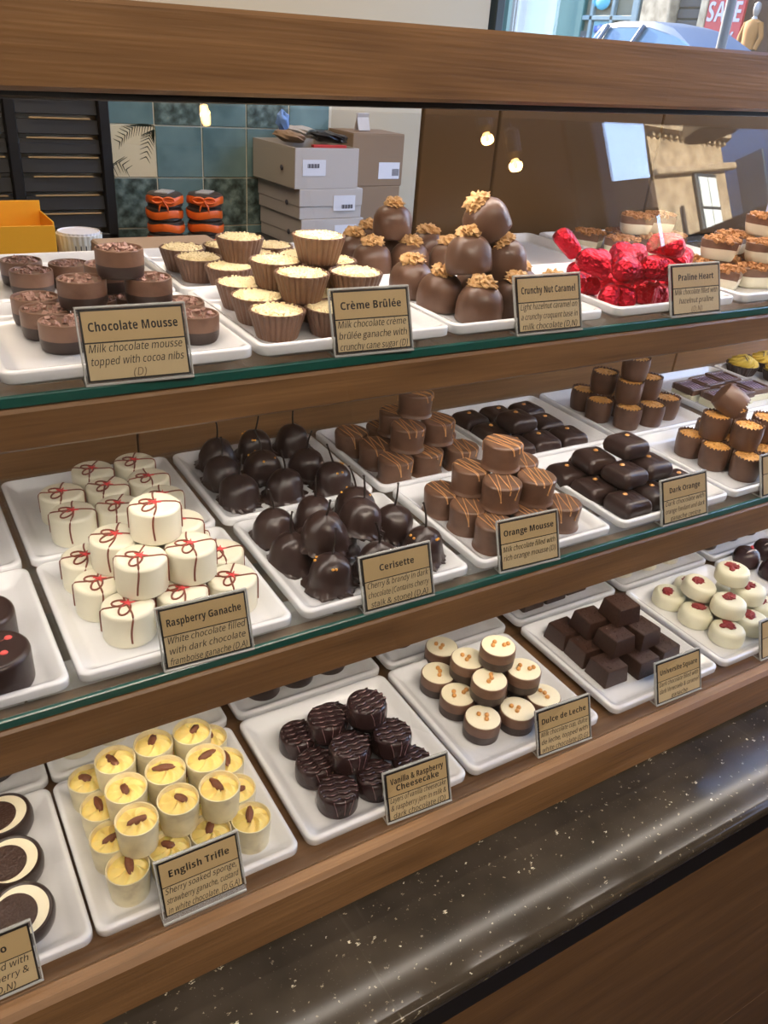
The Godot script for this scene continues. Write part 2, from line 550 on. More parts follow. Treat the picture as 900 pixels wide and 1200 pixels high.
func room() -> void:
	# the shop: x -1.6..1.62, z -1.7..2.6, ceiling at 1.55
	struct("floor", boxmesh(Vector3(3.5, 0.1, 4.6), 0, Vector3(0.06, FLOOR - 0.05, 0.45)), M.floor_boards)
	struct("ceiling", boxmesh(Vector3(3.5, 0.1, 4.6), 0, Vector3(0.06, 1.60, 0.45)), M.ceiling_paint)
	struct("wall_back", boxmesh(Vector3(3.18, 2.6, 0.12), 0, Vector3(-0.07, 0.30, -1.77)), M.cream_wall_paint)
	struct("wall_left", boxmesh(Vector3(0.12, 2.6, 4.6), 0, Vector3(-1.66, 0.30, 0.45)), M.dark_wall_paint)
	struct("wall_front", boxmesh(Vector3(3.5, 2.6, 0.12), 0, Vector3(0.06, 0.30, 2.68)), M.dark_wall_paint)
	struct("wall_sky_blocker", boxmesh(Vector3(7.0, 6.5, 12.0), 0, Vector3(-1.75, 4.92, -3.2)), M.sandstone_dim)  # unseen upper storeys, added to keep sky light off the street
	# street wall with the shop window: opening z -1.83..1.16, y -0.30..1.25, carried round the corner to the post at x 1.57
	var mb := MB.new()
	mb.box(Vector3(1.69, 0.30, 1.95), Vector3(0.12, 2.6, 1.58))
	mb.box(Vector3(1.69, -0.65, -0.335), Vector3(0.12, 0.70, 2.99))
	mb.box(Vector3(1.69, 1.425, -0.335), Vector3(0.12, 0.35, 2.99))
	mb.box(Vector3(1.69, 0.15, 0.78), Vector3(0.12, 0.90, 0.76))  # raised sill, added to cut the mirrored street off lower in the pane
	struct("wall_right", mb.mesh(20), M.dark_wall_paint)
	var w := struct("window_1", boxmesh(Vector3(0.006, 1.55, 2.98), 0, Vector3(1.70, 0.475, -0.33)), M.clear_glass)
	mb = MB.new()
	mb.box(Vector3(1.665, 0.475, 1.110), Vector3(0.05, 1.55, 0.09), 0.004)
	mb.box(Vector3(1.665, -0.285, -0.33), Vector3(0.05, 0.03, 2.79), 0.004)
	mb.box(Vector3(1.665, 1.235, -0.33), Vector3(0.05, 0.03, 2.79), 0.004)
	struct("window_frame", mb.mesh(20), M.frame_grey, w)
	struct("window_2", boxmesh(Vector3(0.10, 2.5, 0.006), 0, Vector3(1.64, 0.30, -1.82)), M.clear_glass)
	struct("trim_1", boxmesh(Vector3(0.030, 2.5, 0.06), 0.004, Vector3(1.548, 0.30, -1.73)), M.frame_grey)
	struct("trim_2", boxmesh(Vector3(0.024, 2.5, 0.05), 0.004, Vector3(1.584, 0.30, -1.75)), M.shop_teal)
	# bodies of the added ambient panels, out of view
	for q in [[Vector3(0.2, 1.525, 1.1), Vector2(1.5, 0.35), "added unseen light panel above the customer side of the shop"], [Vector3(0.4, 1.525, -1.0), Vector2(1.5, 0.30), "added unseen light panel above the staff aisle behind the case"]]:
		var t := thing("added_light_panel", q[2], "ceiling light", q[0])
		put("housing", boxmesh(Vector3(q[1].x + 0.04, 0.03, q[1].y + 0.04), 0.004, Vector3(0, 0.01, 0)), M.white_card, t)
		put("diffuser", boxmesh(Vector3(q[1].x, 0.012, q[1].y), 0.002, Vector3(0, -0.008, 0)), M.added_panel_glow, t)
	# bare filament pendants over the customer side, seen mirrored in the front pane
	var k := 0
	for p in [Vector3(0.69, 1.04, 1.25), Vector3(1.11, 0.82, 0.84), Vector3(1.10, 0.735, 0.76)]:
		var t := thing("pendant_lamp", ["filament pendant lamp reflected over the blue tiles", "filament pendant lamp reflected highest on the brown sliding panels", "filament pendant lamp reflected lowest on the brown sliding panels"][k], "pendant lamp", p, 0.0, "")
		mb = MB.new()
		mb.tube([Vector3(0, 0.06, 0), Vector3(0, 1.55 - p.y, 0)], 0.002, 6)
		put("cord", mb.mesh(), M.black_paint, t)
		put("socket", lathe(MB.new(), [Vector2(0.004, 0.009), Vector2(0.014, 0.02), Vector2(0.014, 0.06), Vector2(0.006, 0.068)], 14).mesh(), M.black_paint, t)
		put("bulb", lathe(MB.new(), [Vector2(0.001, -0.030), Vector2(0.007, -0.027), Vector2(0.010, -0.012), Vector2(0.009, 0.0), Vector2(0.007, 0.026)] if k == 0 else [Vector2(0.001, -0.009), Vector2(0.005, -0.008), Vector2(0.0075, -0.002), Vector2(0.006, 0.004), Vector2(0.004, 0.010)], 14).mesh(), M.bulb_glow, t)
		var l := OmniLight3D.new()
		l.name = "glow"
		l.light_energy = 0.02
		l.light_color = Color(1, 0.7, 0.36)
		l.light_size = 0.006
		l.shadow_enabled = true
		l.omni_range = 6.0
		l.omni_attenuation = 2.0
		l.position = Vector3(0, -0.004, 0)
		t.add_child(l)
		k += 1
	var gp := thing("glass_pendant", "pale ribbed dome pendant shade mirrored at the top right of the pane", "pendant lamp", Vector3(1.28, 0.70, 0.46))
	mb = MB.new()
	mb.tube([Vector3(0, 0.05, 0), Vector3(0, 0.85, 0)], 0.002, 6)
	put("cord", mb.mesh(), M.black_paint, gp)
	var shade := []
	for q in [[0.050, -0.030], [0.049, -0.010], [0.043, 0.012], [0.032, 0.032], [0.016, 0.044], [0.006, 0.050]]:
		var ring := PackedVector3Array()
		for i in 48:
			var a := -TAU * i / 48
			var rr: float = q[0] * (1.0 + 0.03 * cos(a * 12.0))
			ring.append(Vector3(rr * cos(a), q[1], rr * sin(a)))
		shade.append(ring)
	mb = MB.new()
	mb.loft(shade, false, true)
	put("shade", mb.mesh(60), M.white_paper, gp)
	# tiled part of the back wall: grout bed and single tiles, x 0.498..1.05
	var bed := put("grout_bed", boxmesh(Vector3(0.565, 1.05, 0.012), 0, Vector3(0.775, -0.145, -1.704)), M.grout, get_node("wall_back"))
	bed.name = "grout_bed"
	var tile := MB.new()
	tile.box(Vector3.ZERO, Vector3(0.1075, 0.1075, 0.010), 0.001)
	var tm := tile.mesh(20)
	for r in 4:
		for c in 5:
			var kind: Material = M.tile_teal
			if [[0, 1], [0, 3], [2, 0], [2, 2], [2, 3], [3, 0], [3, 2], [1, 4]].has([r, c]):
				kind = M.tile_foliage
			if r == 1 and c == 0:
				kind = M.tile_cream
			var o := put("tile", tm, kind, get_node("wall_back"), pos(0.498 + 0.0555 + 0.1105 * c, 0.322 - 0.1105 * r, -1.7000))
			if r == 1 and c == 0:
				o.set_meta("label", "cream tile with a dark palm frond")
				palm(o)

func palm(tile: Node3D) -> void:
	# the printed frond: two drooping stems with thin leaflets
	var mb := MB.new()
	for q in [[Vector2(0.054, 0.054), Vector2(-0.030, 0.012), 14], [Vector2(0.054, 0.046), Vector2(0.030, -0.022), 11], [Vector2(-0.052, -0.035), Vector2(-0.008, -0.050), 6]]:
		for i in q[2]:
			var f: float = float(i) / float(q[2])
			var p: Vector2 = q[0].lerp(q[1], f) + Vector2(0, 0.02 * sin(f * PI))
			var d: Vector2 = (q[1] - q[0]).normalized()
			for s in [-1.0, 1.0]:
				var e: Vector2 = p + (d * 0.6 + d.orthogonal() * s * 0.7).normalized() * (0.030 * (1.0 - 0.5 * f))
				e.x = clampf(e.x, -0.0525, 0.0525)
				e.y = clampf(e.y, -0.0525, 0.0525)
				mb.tube([Vector3(p.x, p.y, 0.0052), Vector3(e.x, e.y, 0.0052)], 0.0011, 4, 0.3)
	put("palm_frond", mb.mesh(), M.palm_green, tile)

func quad_wall(called: String, a: Vector3, b: Vector3, h0: float, h1: float, thick: float, m: Material, parent: Node, lift := 0.0) -> MeshInstance3D:
	# a vertical slab from a to b (ground points), between heights h0 and h1, standing back by its thickness; lift raises it towards the viewer
	var d := (b - a).normalized()
	var n := d.cross(Vector3.UP).normalized()
	var mb := MB.new()
	var c := (a + b) / 2.0
	mb.box(Vector3(c.x, (h0 + h1) / 2.0, c.z) - n * (thick / 2.0 - lift), Vector3(a.distance_to(b), h1 - h0, thick), 0.0, Basis(d, Vector3.UP, -n if d.cross(Vector3.UP).dot(-n) > 0 else n))
	return put(called, mb.mesh(20), m, parent)

func street() -> void:
	struct("street", boxmesh(Vector3(40, 0.1, 60), 0, Vector3(21.8, -0.60, 3)), M.asphalt)
	# shop row across the street, facing -x, at x = 16.8; each shop is built in units of 2.4 m
	var t := thing("teal_shop", "teal painted shop front across the street with fish posters in its window", "shop front", Vector3(16.8, -3.0, -19.63))
	t.scale = Vector3.ONE * 2.4
	put("wall", boxmesh(Vector3(3, 4.0, 4.6), 0, Vector3(1.58, 3.03, -0.90)), M.shop_teal, t)
	put("pilaster", boxmesh(Vector3(0.10, 2.9, 0.10), 0.01, Vector3(0.0, 2.48, 0.66)), M.shop_teal, t)
	put("pilaster", boxmesh(Vector3(0.10, 2.9, 0.16), 0.01, Vector3(0.0, 2.48, -0.42)), M.shop_dark, t)
	var win := put("shop_window", boxmesh(Vector3(0.06, 1.9, 0.9), 0, Vector3(0.03, 2.05, 1.08)), M.display_cream, t)
	var mb := MB.new()
	for z in [0.66, 0.83, 1.13, 1.43]:
		mb.box(Vector3(-0.02, 2.05, z), Vector3(0.05, 1.9, 0.045), 0.006)
	for y in [1.25, 1.96, 2.6]:
		mb.box(Vector3(-0.02, y, 1.08), Vector3(0.05, 0.045, 0.86), 0.006)
	put("glazing_bars", mb.mesh(20), M.frame_white, win)
	put("corner_post", boxmesh(Vector3(0.12, 2.9, 0.09), 0.01, Vector3(-0.02, 2.48, 1.47)), M.frame_white, t)
	put("poster", boxmesh(Vector3(0.01, 0.22, 0.24), 0, Vector3(-0.012, 1.83, 0.985)), M.poster_pale, win)
	for q in [[Vector3(-0.03, 2.10, 0.96), 1.2, M.fish_cyan], [Vector3(-0.03, 1.86, 0.985), 0.7, M.fish_blue]]:
		var f := MB.new()
		f.ball(Vector3.ZERO, Vector3(0.02, 0.06, 0.09) * q[1], 14, 7)
		f.ball(Vector3(0, 0, -0.105) * q[1], Vector3(0.015, 0.05, 0.03) * q[1], 8, 5)
		put("fish", f.mesh(), q[2], t, Transform3D(Basis(), q[0]))
	var sg := put("cafe_sign", boxmesh(Vector3(0.02, 0.12, 0.13), 0.002, Vector3(-0.03, 1.78, 0.745)), M.black_paint, t)
	put("lettering", text_mesh("Cafe", true, false, 0.045, 0.11), M.sale_white, sg, Transform3D(Basis(Vector3.UP, -PI / 2), Vector3(-0.042, 1.765, 0.745)))
	t = thing("stone_shop", "sandstone shop pier with a brown roller shutter behind the car", "shop front", Vector3(16.8, -3.0, -14.83))
	t.scale = Vector3.ONE * 2.4
	put("wall", boxmesh(Vector3(3, 4.3, 0.34), 0, Vector3(1.6, 3.18, -0.235)), M.sandstone, t)
	put("pier", boxmesh(Vector3(0.16, 3.1, 0.36), 0.01, Vector3(0.0, 2.58, -0.27)), M.sandstone, t)
	put("pier", boxmesh(Vector3(0.10, 3.1, 0.08), 0.01, Vector3(0.0, 2.58, 0.28)), M.sandstone, t)
	var sh := put("roller_shutter", boxmesh(Vector3(0.9, 2.4, 0.34), 0, Vector3(0.50, 2.25, 0.09)), M.shutter_brown, t)
	for k in 24:
		put("slat", boxmesh(Vector3(0.03, 0.085, 0.32), 0.012, Vector3(0.040, 1.10 + 0.09 * k, 0.08)), M.shutter_brown, sh)
	t = thing("clothes_shop", "brown clothes shop with a red sale sign in its window", "shop front", Vector3(16.8, -3.0, -12.43))
	t.scale = Vector3.ONE * 2.4
	put("wall", boxmesh(Vector3(3, 3.8, 2.5), 0, Vector3(1.75, 2.93, 0.58)), M.shop_brown, t)
	var sign := thing("sale_sign", "red sale sign with bold white lettering in the clothes shop window", "sign", Vector3(16.75, 1.31, -13.58))
	sign.scale = Vector3.ONE * 2.4
	put("panel", boxmesh(Vector3(0.03, 0.52, 0.40), 0.003, Vector3(0, 0.17, 0.005)), M.sale_red, sign)
	put("lettering", text_mesh("SALE", true, false, 0.155, 0.36), M.sale_white, sign, Transform3D(Basis(Vector3.UP, -PI / 2), Vector3(-0.018, 0.215, 0)))
	put("lettering", text_mesh("50%", true, false, 0.155, 0.36), M.sale_white, sign, Transform3D(Basis(Vector3.UP, -PI / 2), Vector3(-0.018, -0.015, 0)))
	# mannequin: one turned and shaped body
	var man := thing("mannequin", "pale mannequin in a mustard jumper beside the sale sign", "mannequin", Vector3(16.3, -0.549, -12.45))
	man.scale = Vector3(1.1, 1.12, 1.1)
	put("plinth", boxmesh(Vector3(0.4, 0.75, 0.4), 0.01, Vector3(0, 0.375, 0)), M.shop_dark, man)
	mb = MB.new()
	var rings := []
	for q in [[0.75, 0.10, 0.10], [0.80, 0.09, 0.09], [1.2, 0.085, 0.10], [1.45, 0.10, 0.15], [1.62, 0.09, 0.125], [1.80, 0.10, 0.15], [1.93, 0.075, 0.16], [1.975, 0.05, 0.06], [2.02, 0.035, 0.036], [2.05, 0.05, 0.045], [2.10, 0.072, 0.058], [2.16, 0.078, 0.062], [2.22, 0.06, 0.05], [2.25, 0.02, 0.02]]:
		var ring := PackedVector3Array()
		for i in 16:
			var a := -TAU * i / 16
			ring.append(Vector3(q[1] * cos(a), q[0], q[2] * sin(a)))
		rings.append(ring)
	mb.loft(rings)
	put("body", mb.mesh(), M.mannequin_white, man)
	mb = MB.new()
	rings = []
	for q in [[1.50, 0.125, 0.175], [1.62, 0.115, 0.15], [1.80, 0.12, 0.17], [1.93, 0.09, 0.18], [1.98, 0.055, 0.07]]:
		var ring := PackedVector3Array()
		for i in 16:
			var a := -TAU * i / 16
			ring.append(Vector3(q[1] * cos(a), q[0], q[2] * sin(a)))
		rings.append(ring)
	mb.loft(rings)
	for s in [-1, 1]:
		mb.tube([Vector3(0, 1.92, s * 0.15), Vector3(0, 1.70, s * 0.23), Vector3(-0.06, 1.50, s * 0.20)], 0.052, 10, 0.75)
	put("jumper", mb.mesh(), M.mustard, man)
	mb = MB.new()
	rings = []
	for q in [[0.78, 0.11, 0.12], [1.2, 0.115, 0.14], [1.45, 0.12, 0.165], [1.52, 0.12, 0.16]]:
		var ring := PackedVector3Array()
		for i in 16:
			var a := -TAU * i / 16
			ring.append(Vector3(q[1] * cos(a), q[0], q[2] * sin(a)))
		rings.append(ring)
	mb.loft(rings)
	put("skirt", mb.mesh(), M.black_paint, man)
	# street pole
	mb = MB.new()
	mb.tube([Vector3(0, 0, 0), Vector3(0, 4.5, 0)], 0.055, 12)
	tag(put("street_pole", mb.mesh(), M.pole_grey, self, Transform3D(Basis(Vector3(1, 0, 0), 0.0), Vector3(8.65, -0.55, -6.82))), "grey street pole in front of the parked silver car", "pole")
	car()
	# buildings seen mirrored in the front pane
	t = thing("stone_building", "sunlit sandstone building with a pale sash window mirrored in the glass", "building", Vector3(-0.22, 0, 0.28))
	var fp := [Vector2(11.4, 8.6), Vector2(13.6, 8.9), Vector2(15.0, 11.2), Vector2(13.76, 10.45)]
	prism(t, "wall", fp, -0.55, 4.6, M.sandstone)
	prism(t, "cornice", [Vector2(11.15, 8.40), Vector2(13.72, 8.75), Vector2(15.2, 11.4), Vector2(13.70, 10.60)], 4.6, 4.95, M.sandstone)
	var d := (Vector3(13.6, 0, 8.9) - Vector3(11.4, 0, 8.6)).normalized()
	var n := d.cross(Vector3.UP)
	if n.z > 0:
		n = -n
	var org := Vector3(11.4, 0, 8.6)
	var bas := Basis(d, Vector3.UP, d.cross(Vector3.UP))
	for k in 14:
		put("dentil", boxmesh(Vector3(0.07, 0.08, 0.07), 0.01), M.sandstone, t, Transform3D(bas, org + d * (0.12 + 0.165 * k) + n * 0.03 + Vector3(0, 4.55, 0)))
	put("string_course", boxmesh(Vector3(2.5, 0.12, 0.10), 0.02), M.sandstone, t, Transform3D(bas * Basis(Vector3(0, 0, 1), 0.10), org + d * 1.25 + n * 0.05 + Vector3(0, 4.05, 0)))
	mb = MB.new()
	mb.tube([Vector3(0, -0.5, 0), Vector3(0, 3.4, 0)], 0.03, 10)
	put("drainpipe", mb.mesh(), M.shutter_brown, t, Transform3D(Basis(), org + d * 0.62 + n * 0.05))
	var wn := put("sash_window", boxmesh(Vector3(0.66, 1.75, 0.16), 0.02), M.frame_grey, t, Transform3D(bas, org + d * 1.45 + n * 0.0 + Vector3(0, 3.10, 0)))
	for r in 3:
		for c in 2:
			put("pane", boxmesh(Vector3(0.25, 0.50, 0.03), 0.004, Vector3(-0.14 + 0.28 * c, 0.55 - 0.55 * r, -0.085 if bas.z.dot(n) < 0 else 0.085)), M.window_pale, wn)
	t = thing("long_house", "long low house with a dark roof behind the mirrored sandstone building", "building")
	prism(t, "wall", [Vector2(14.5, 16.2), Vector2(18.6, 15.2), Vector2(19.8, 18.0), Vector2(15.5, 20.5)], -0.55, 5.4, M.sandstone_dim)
	prism(t, "roof", [Vector2(14.2, 15.9), Vector2(18.8, 14.8), Vector2(20.1, 18.0), Vector2(15.3, 20.8)], 5.4, 6.2, M.slate_roof)
	t = thing("blue_building", "pale blue rendered building beyond the mirrored sandstone building", "building")
	prism(t, "wall", [Vector2(15.2, 11.0), Vector2(15.2, 7.5), Vector2(18.0, 7.5), Vector2(18.0, 11.0)], -0.55, 9.0, M.blue_render)
	put("window", boxmesh(Vector3(0.1, 1.4, 0.6), 0.01), M.car_glass, t, Transform3D(Basis(), Vector3(15.2, 4.0, 9.9)))

func prism(parent: Node, called: String, fp: Array, y0: float, y1: float, m: Material) -> void:
	var lo := PackedVector3Array()
	var hi := PackedVector3Array()
	var area2 := 0.0
	for i in fp.size():
		area2 += fp[i].cross(fp[(i + 1) % fp.size()])
	var pts := fp.duplicate()
	if area2 > 0:
		pts.reverse()
	for p in pts:
		lo.append(Vector3(p.x, y0, p.y))
		hi.append(Vector3(p.x, y1, p.y))
	var mb := MB.new()
	mb.loft([lo, hi])
	put(called, mb.mesh(20), m, parent)

func car() -> void:
	# parked along the street (length along z)
	var t := thing("car", "silver hatchback parked across the street in front of the shops", "car", Vector3(11.0, -0.55, -9.80))
	var prof := [[-1.05, 0.35, 0.95, 0.86], [-1.0, 0.30, 1.25, 0.86], [-0.80, 0.28, 1.42, 0.86], [0.75, 0.28, 1.40, 0.86], [1.7, 0.28, 1.12, 0.84], [2.3, 0.30, 0.95, 0.80], [2.45, 0.38, 0.80, 0.74]]
	var mb := MB.new()
	var rings := []
	for q in prof:
		var ring := PackedVector3Array()
		var w: float = q[3]
		for p in [Vector2(-w * 0.9, q[1]), Vector2(-w, q[1] + 0.1), Vector2(-w, lerpf(q[1], q[2], 0.7)), Vector2(-w * 0.94, q[2]), Vector2(0, q[2] + 0.02), Vector2(w * 0.94, q[2]), Vector2(w, lerpf(q[1], q[2], 0.7)), Vector2(w, q[1] + 0.1), Vector2(w * 0.9, q[1]), Vector2(0, q[1])]:
			ring.append(Vector3(p.x, p.y, q[0]))
		rings.append(ring)
	mb.loft(rings)
	put("body", mb.mesh(35), M.car_silver, t)
	# cabin: side glass and roof
	var cab := MB.new()
	var roof := MB.new()
	rings = []
	var rr := []
	for q in [[-0.93, 1.35, 0.78], [-0.75, 1.68, 0.64], [-0.35, 1.735, 0.62], [0.25, 1.735, 0.62], [0.65, 1.66, 0.64], [1.35, 1.32, 0.76]]:
		var ring := PackedVector3Array()
		for p in [Vector2(-0.80, 1.30), Vector2(-q[2] - 0.02, maxf(1.32, q[1] - 0.07)), Vector2(-q[2] + 0.06, q[1] - 0.02), Vector2(q[2] - 0.06, q[1] - 0.02), Vector2(q[2] + 0.02, maxf(1.32, q[1] - 0.07)), Vector2(0.80, 1.30)]:
			ring.append(Vector3(p.x, p.y, q[0]))
		rings.append(ring)
		var r2 := PackedVector3Array()
		for p in [Vector2(-q[2] - 0.03, q[1] - 0.08), Vector2(-q[2] + 0.03, q[1]), Vector2(0, q[1] + 0.02), Vector2(q[2] - 0.03, q[1]), Vector2(q[2] + 0.03, q[1] - 0.08), Vector2(0, q[1] - 0.05)]:
			r2.append(Vector3(p.x, p.y, q[0]))
		rr.append(r2)
	cab.loft(rings)
	put("cabin_glass", cab.mesh(35), M.car_glass, t)
	roof.loft(rr)
	put("roof", roof.mesh(35), M.car_silver, t)
	for z in [-0.62, 0.1]:
		for s in [-1, 1]:
			mb = MB.new()
			mb.tube([Vector3(s * 0.83, 1.34, z - 0.05), Vector3(s * 0.67, 1.68, z + 0.05)], 0.035, 6)
			put("pillar", mb.mesh(), M.car_silver, t)
	for s in [-1, 1]:
		for z in [-0.45, 1.75]:
			put("wheel", lathe(MB.new(), [Vector2(0.22, -0.09), Vector2(0.31, -0.08), Vector2(0.32, 0.0), Vector2(0.31, 0.08), Vector2(0.22, 0.09)], 24).mesh(), M.tyre, t, Transform3D(Basis(Vector3(0, 0, 1), PI / 2), Vector3(s * 0.80, 0.32, z)))

# ---------------------------------------------------------------- the case
func display_case() -> void:
	var L := 1.90
	var cx := 0.35
	# counter under the case: a bullnosed composite slab
	var t := thing("counter", "dark speckled stone counter on a brown wooden front, under the display case", "counter", Vector3(cx, 0, 0))
	var mb := MB.new()
	var rings := []
	for x in [-L / 2, L / 2]:
		var ring := PackedVector3Array()
		for p in [Vector2(-0.0490, -0.46), Vector2(-0.0486, 0.0), Vector2(-0.0460, 0.094), Vector2(-0.0461, 0.0965), Vector2(-0.0464, 0.0980), Vector2(-0.0470, 0.0992), Vector2(-0.0480, 0.1000), Vector2(-0.0492, 0.1004), Vector2(-0.0502, 0.1005), Vector2(-0.0530, 0.1005), Vector2(-0.056, 0.1000), Vector2(-0.056, -0.46)]:
			ring.append(Vector3(x, p.x, p.y))
		rings.append(ring)
	rings.reverse()
	mb.loft(rings)
	put("slab", mb.mesh(50), M.stone_composite, t)
	put("shade_band", boxmesh(Vector3(L, 0.028, 0.555), 0.001, Vector3(0, -0.070, -0.180)), M.counter_edge, t)  # near-black colour stands in for shade on the slab front
	put("plinth", boxmesh(Vector3(L - 0.1, 0.08, 0.44), 0.002, Vector3(0, FLOOR + 0.04, -0.19)), M.black_paint, t)
	for k in 2:
		put("plank", boxmesh(Vector3(L, 0.3905, 0.535), 0.0006, Vector3(0, FLOOR + 0.08 + 0.1955 + 0.391 * k, -0.180)), M.oak_dark, t)

	# the case itself
	var c := thing("display_case", "oak and glass chocolate display case with three stepped shelves", "display case", Vector3(cx, 0, 0))
	put("deck", boxmesh(Vector3(L, 0.037, 0.345), 0.001, Vector3(0, -0.0286, -0.1645)), M.oak_dark, c)
	put("bottom_rail", boxmesh(Vector3(L, 0.042, 0.013), 0.003, Vector3(0, -0.0265, 0.0155)), M.oak, c)
	var back := put("back_board", boxmesh(Vector3(L, 0.272, 0.008), 0.001, Vector3(0, 0.126, -0.333)), M.oak_panel, c)
	var xx := -L / 2
	for w in [0.34, 0.42, 0.27, 0.38, 0.49]:
		for y in [[0.0565, 0.126], [0.1495, 0.052], [0.225, 0.094]]:
			put("plank", boxmesh(Vector3(w - 0.0015, y[1] - 0.0015, 0.010), 0.0012, Vector3(xx + w / 2, y[0] if y[1] > 0.1 else y[0], -0.325)), M.oak_panel, back)
		xx += w
	put("back_rail", boxmesh(Vector3(L, 0.016, 0.115), 0.002, Vector3(0, 0.2600, -0.395)), M.oak_dark, c)
	# two glass shelves with their oak front rails and LED strips
	for q in [[0.1293, -0.0440, 0.0935, "lower"], [0.2867, -0.0765, 0.2595, "upper"]]:
		var yt: float = q[0]
		var zf: float = q[1]
		var sh := put("glass_shelf", boxmesh(Vector3(L, 0.0055, zf - 0.002 + 0.318), 0.0005, Vector3(0, yt - 0.00275, (zf - 0.002 - 0.318) / 2)), M.clear_glass, c)
		put("polished_edge", boxmesh(Vector3(L, 0.0056, 0.003), 0.0006, Vector3(0, yt - 0.0028, zf - 0.0015)), M.glass_edge, sh)
		var h: float = yt - 0.0062 - q[2]
		put("shelf_rail", boxmesh(Vector3(L, h, 0.020), 0.0015, Vector3(0, yt - 0.0062 - h / 2, zf - 0.0085)), M.oak, c)
		put("led_strip", boxmesh(Vector3(L - 0.04, 0.002, 0.007), 0, Vector3(0, q[2] + 0.0005, zf - 0.0145)), M.led, c)
		put("shelf_batten", boxmesh(Vector3(L, 0.014, 0.012), 0.001, Vector3(0, yt - 0.013, -0.314)), M.oak_dark, c)
	# canopy beam, hung a little out of true
	var beam := put("canopy_beam", boxmesh(Vector3(L + 0.1, 0.036, 0.045), 0.002), M.oak, c, Transform3D(Basis(Vector3(0, 0, 1), deg_to_rad(1.07)), Vector3(-0.05, 0.4335, -0.1235)))
	put("dark_strip", boxmesh(Vector3(L + 0.1, 0.0036, 0.026), 0.0005, Vector3(0, -0.0196, 0.004)), M.counter_edge, beam)  # dark strip along the underside of the beam
	put("led_strip", boxmesh(Vector3(L - 0.04, 0.002, 0.007), 0, Vector3(0, -0.0188, -0.0140)), M.led, beam)
	var dm := lathe(MB.new(), [Vector2(0.0008, -0.0012), Vector2(0.0018, -0.0006), Vector2(0.0020, 0.001)], 10).mesh(60)
	for k in 44:
		put("led_reflection_spot", dm, M.led, beam, pos(-0.70 + 0.036 * k + 0.004 * sin(k * 2.3), -0.0208, -0.0190))  # glowing beads stand in for mirrored points of the LED strip
	# leaning front pane
	var a := Vector3(0, -0.0122, 0.0055)
	var b := Vector3(0, 0.409, -0.1035)
	var up := (b - a).normalized()
	put("front_pane", boxmesh(Vector3(L, a.distance_to(b), 0.004)), M.coated_glass, c, Transform3D(Basis(Vector3.RIGHT, up, Vector3.RIGHT.cross(up)), (a + b) / 2))
	# brown sliding panels at the back of the top shelf
	var px := 0.422 - cx
	for k in 3:
		var w := 0.083 if k == 0 else 0.21
		put("sliding_panel", boxmesh(Vector3(w - 0.003, 0.150, 0.006), 0.001, Vector3(px + w / 2, 0.360, -0.334 - 0.001 * k)), M.smoked_panel, c)
		px += w
	put("panel_track", boxmesh(Vector3(0.55, 0.016, 0.014), 0.0005, Vector3(0.34, 0.2762, -0.3445)), M.counter_edge, c)
	for s in [-1, 1]:
		put("end_post", boxmesh(Vector3(0.03, 0.70, 0.03), 0.003, Vector3(s * (L / 2 - 0.016), 0.104 + 0.2, -0.345)), M.oak_dark, c)
		put("end_arm", boxmesh(Vector3(0.03, 0.03, 0.25), 0.003, Vector3(s * (L / 2 - 0.016), 0.4335 + s * 0.0165, -0.235)), M.oak_dark, c)

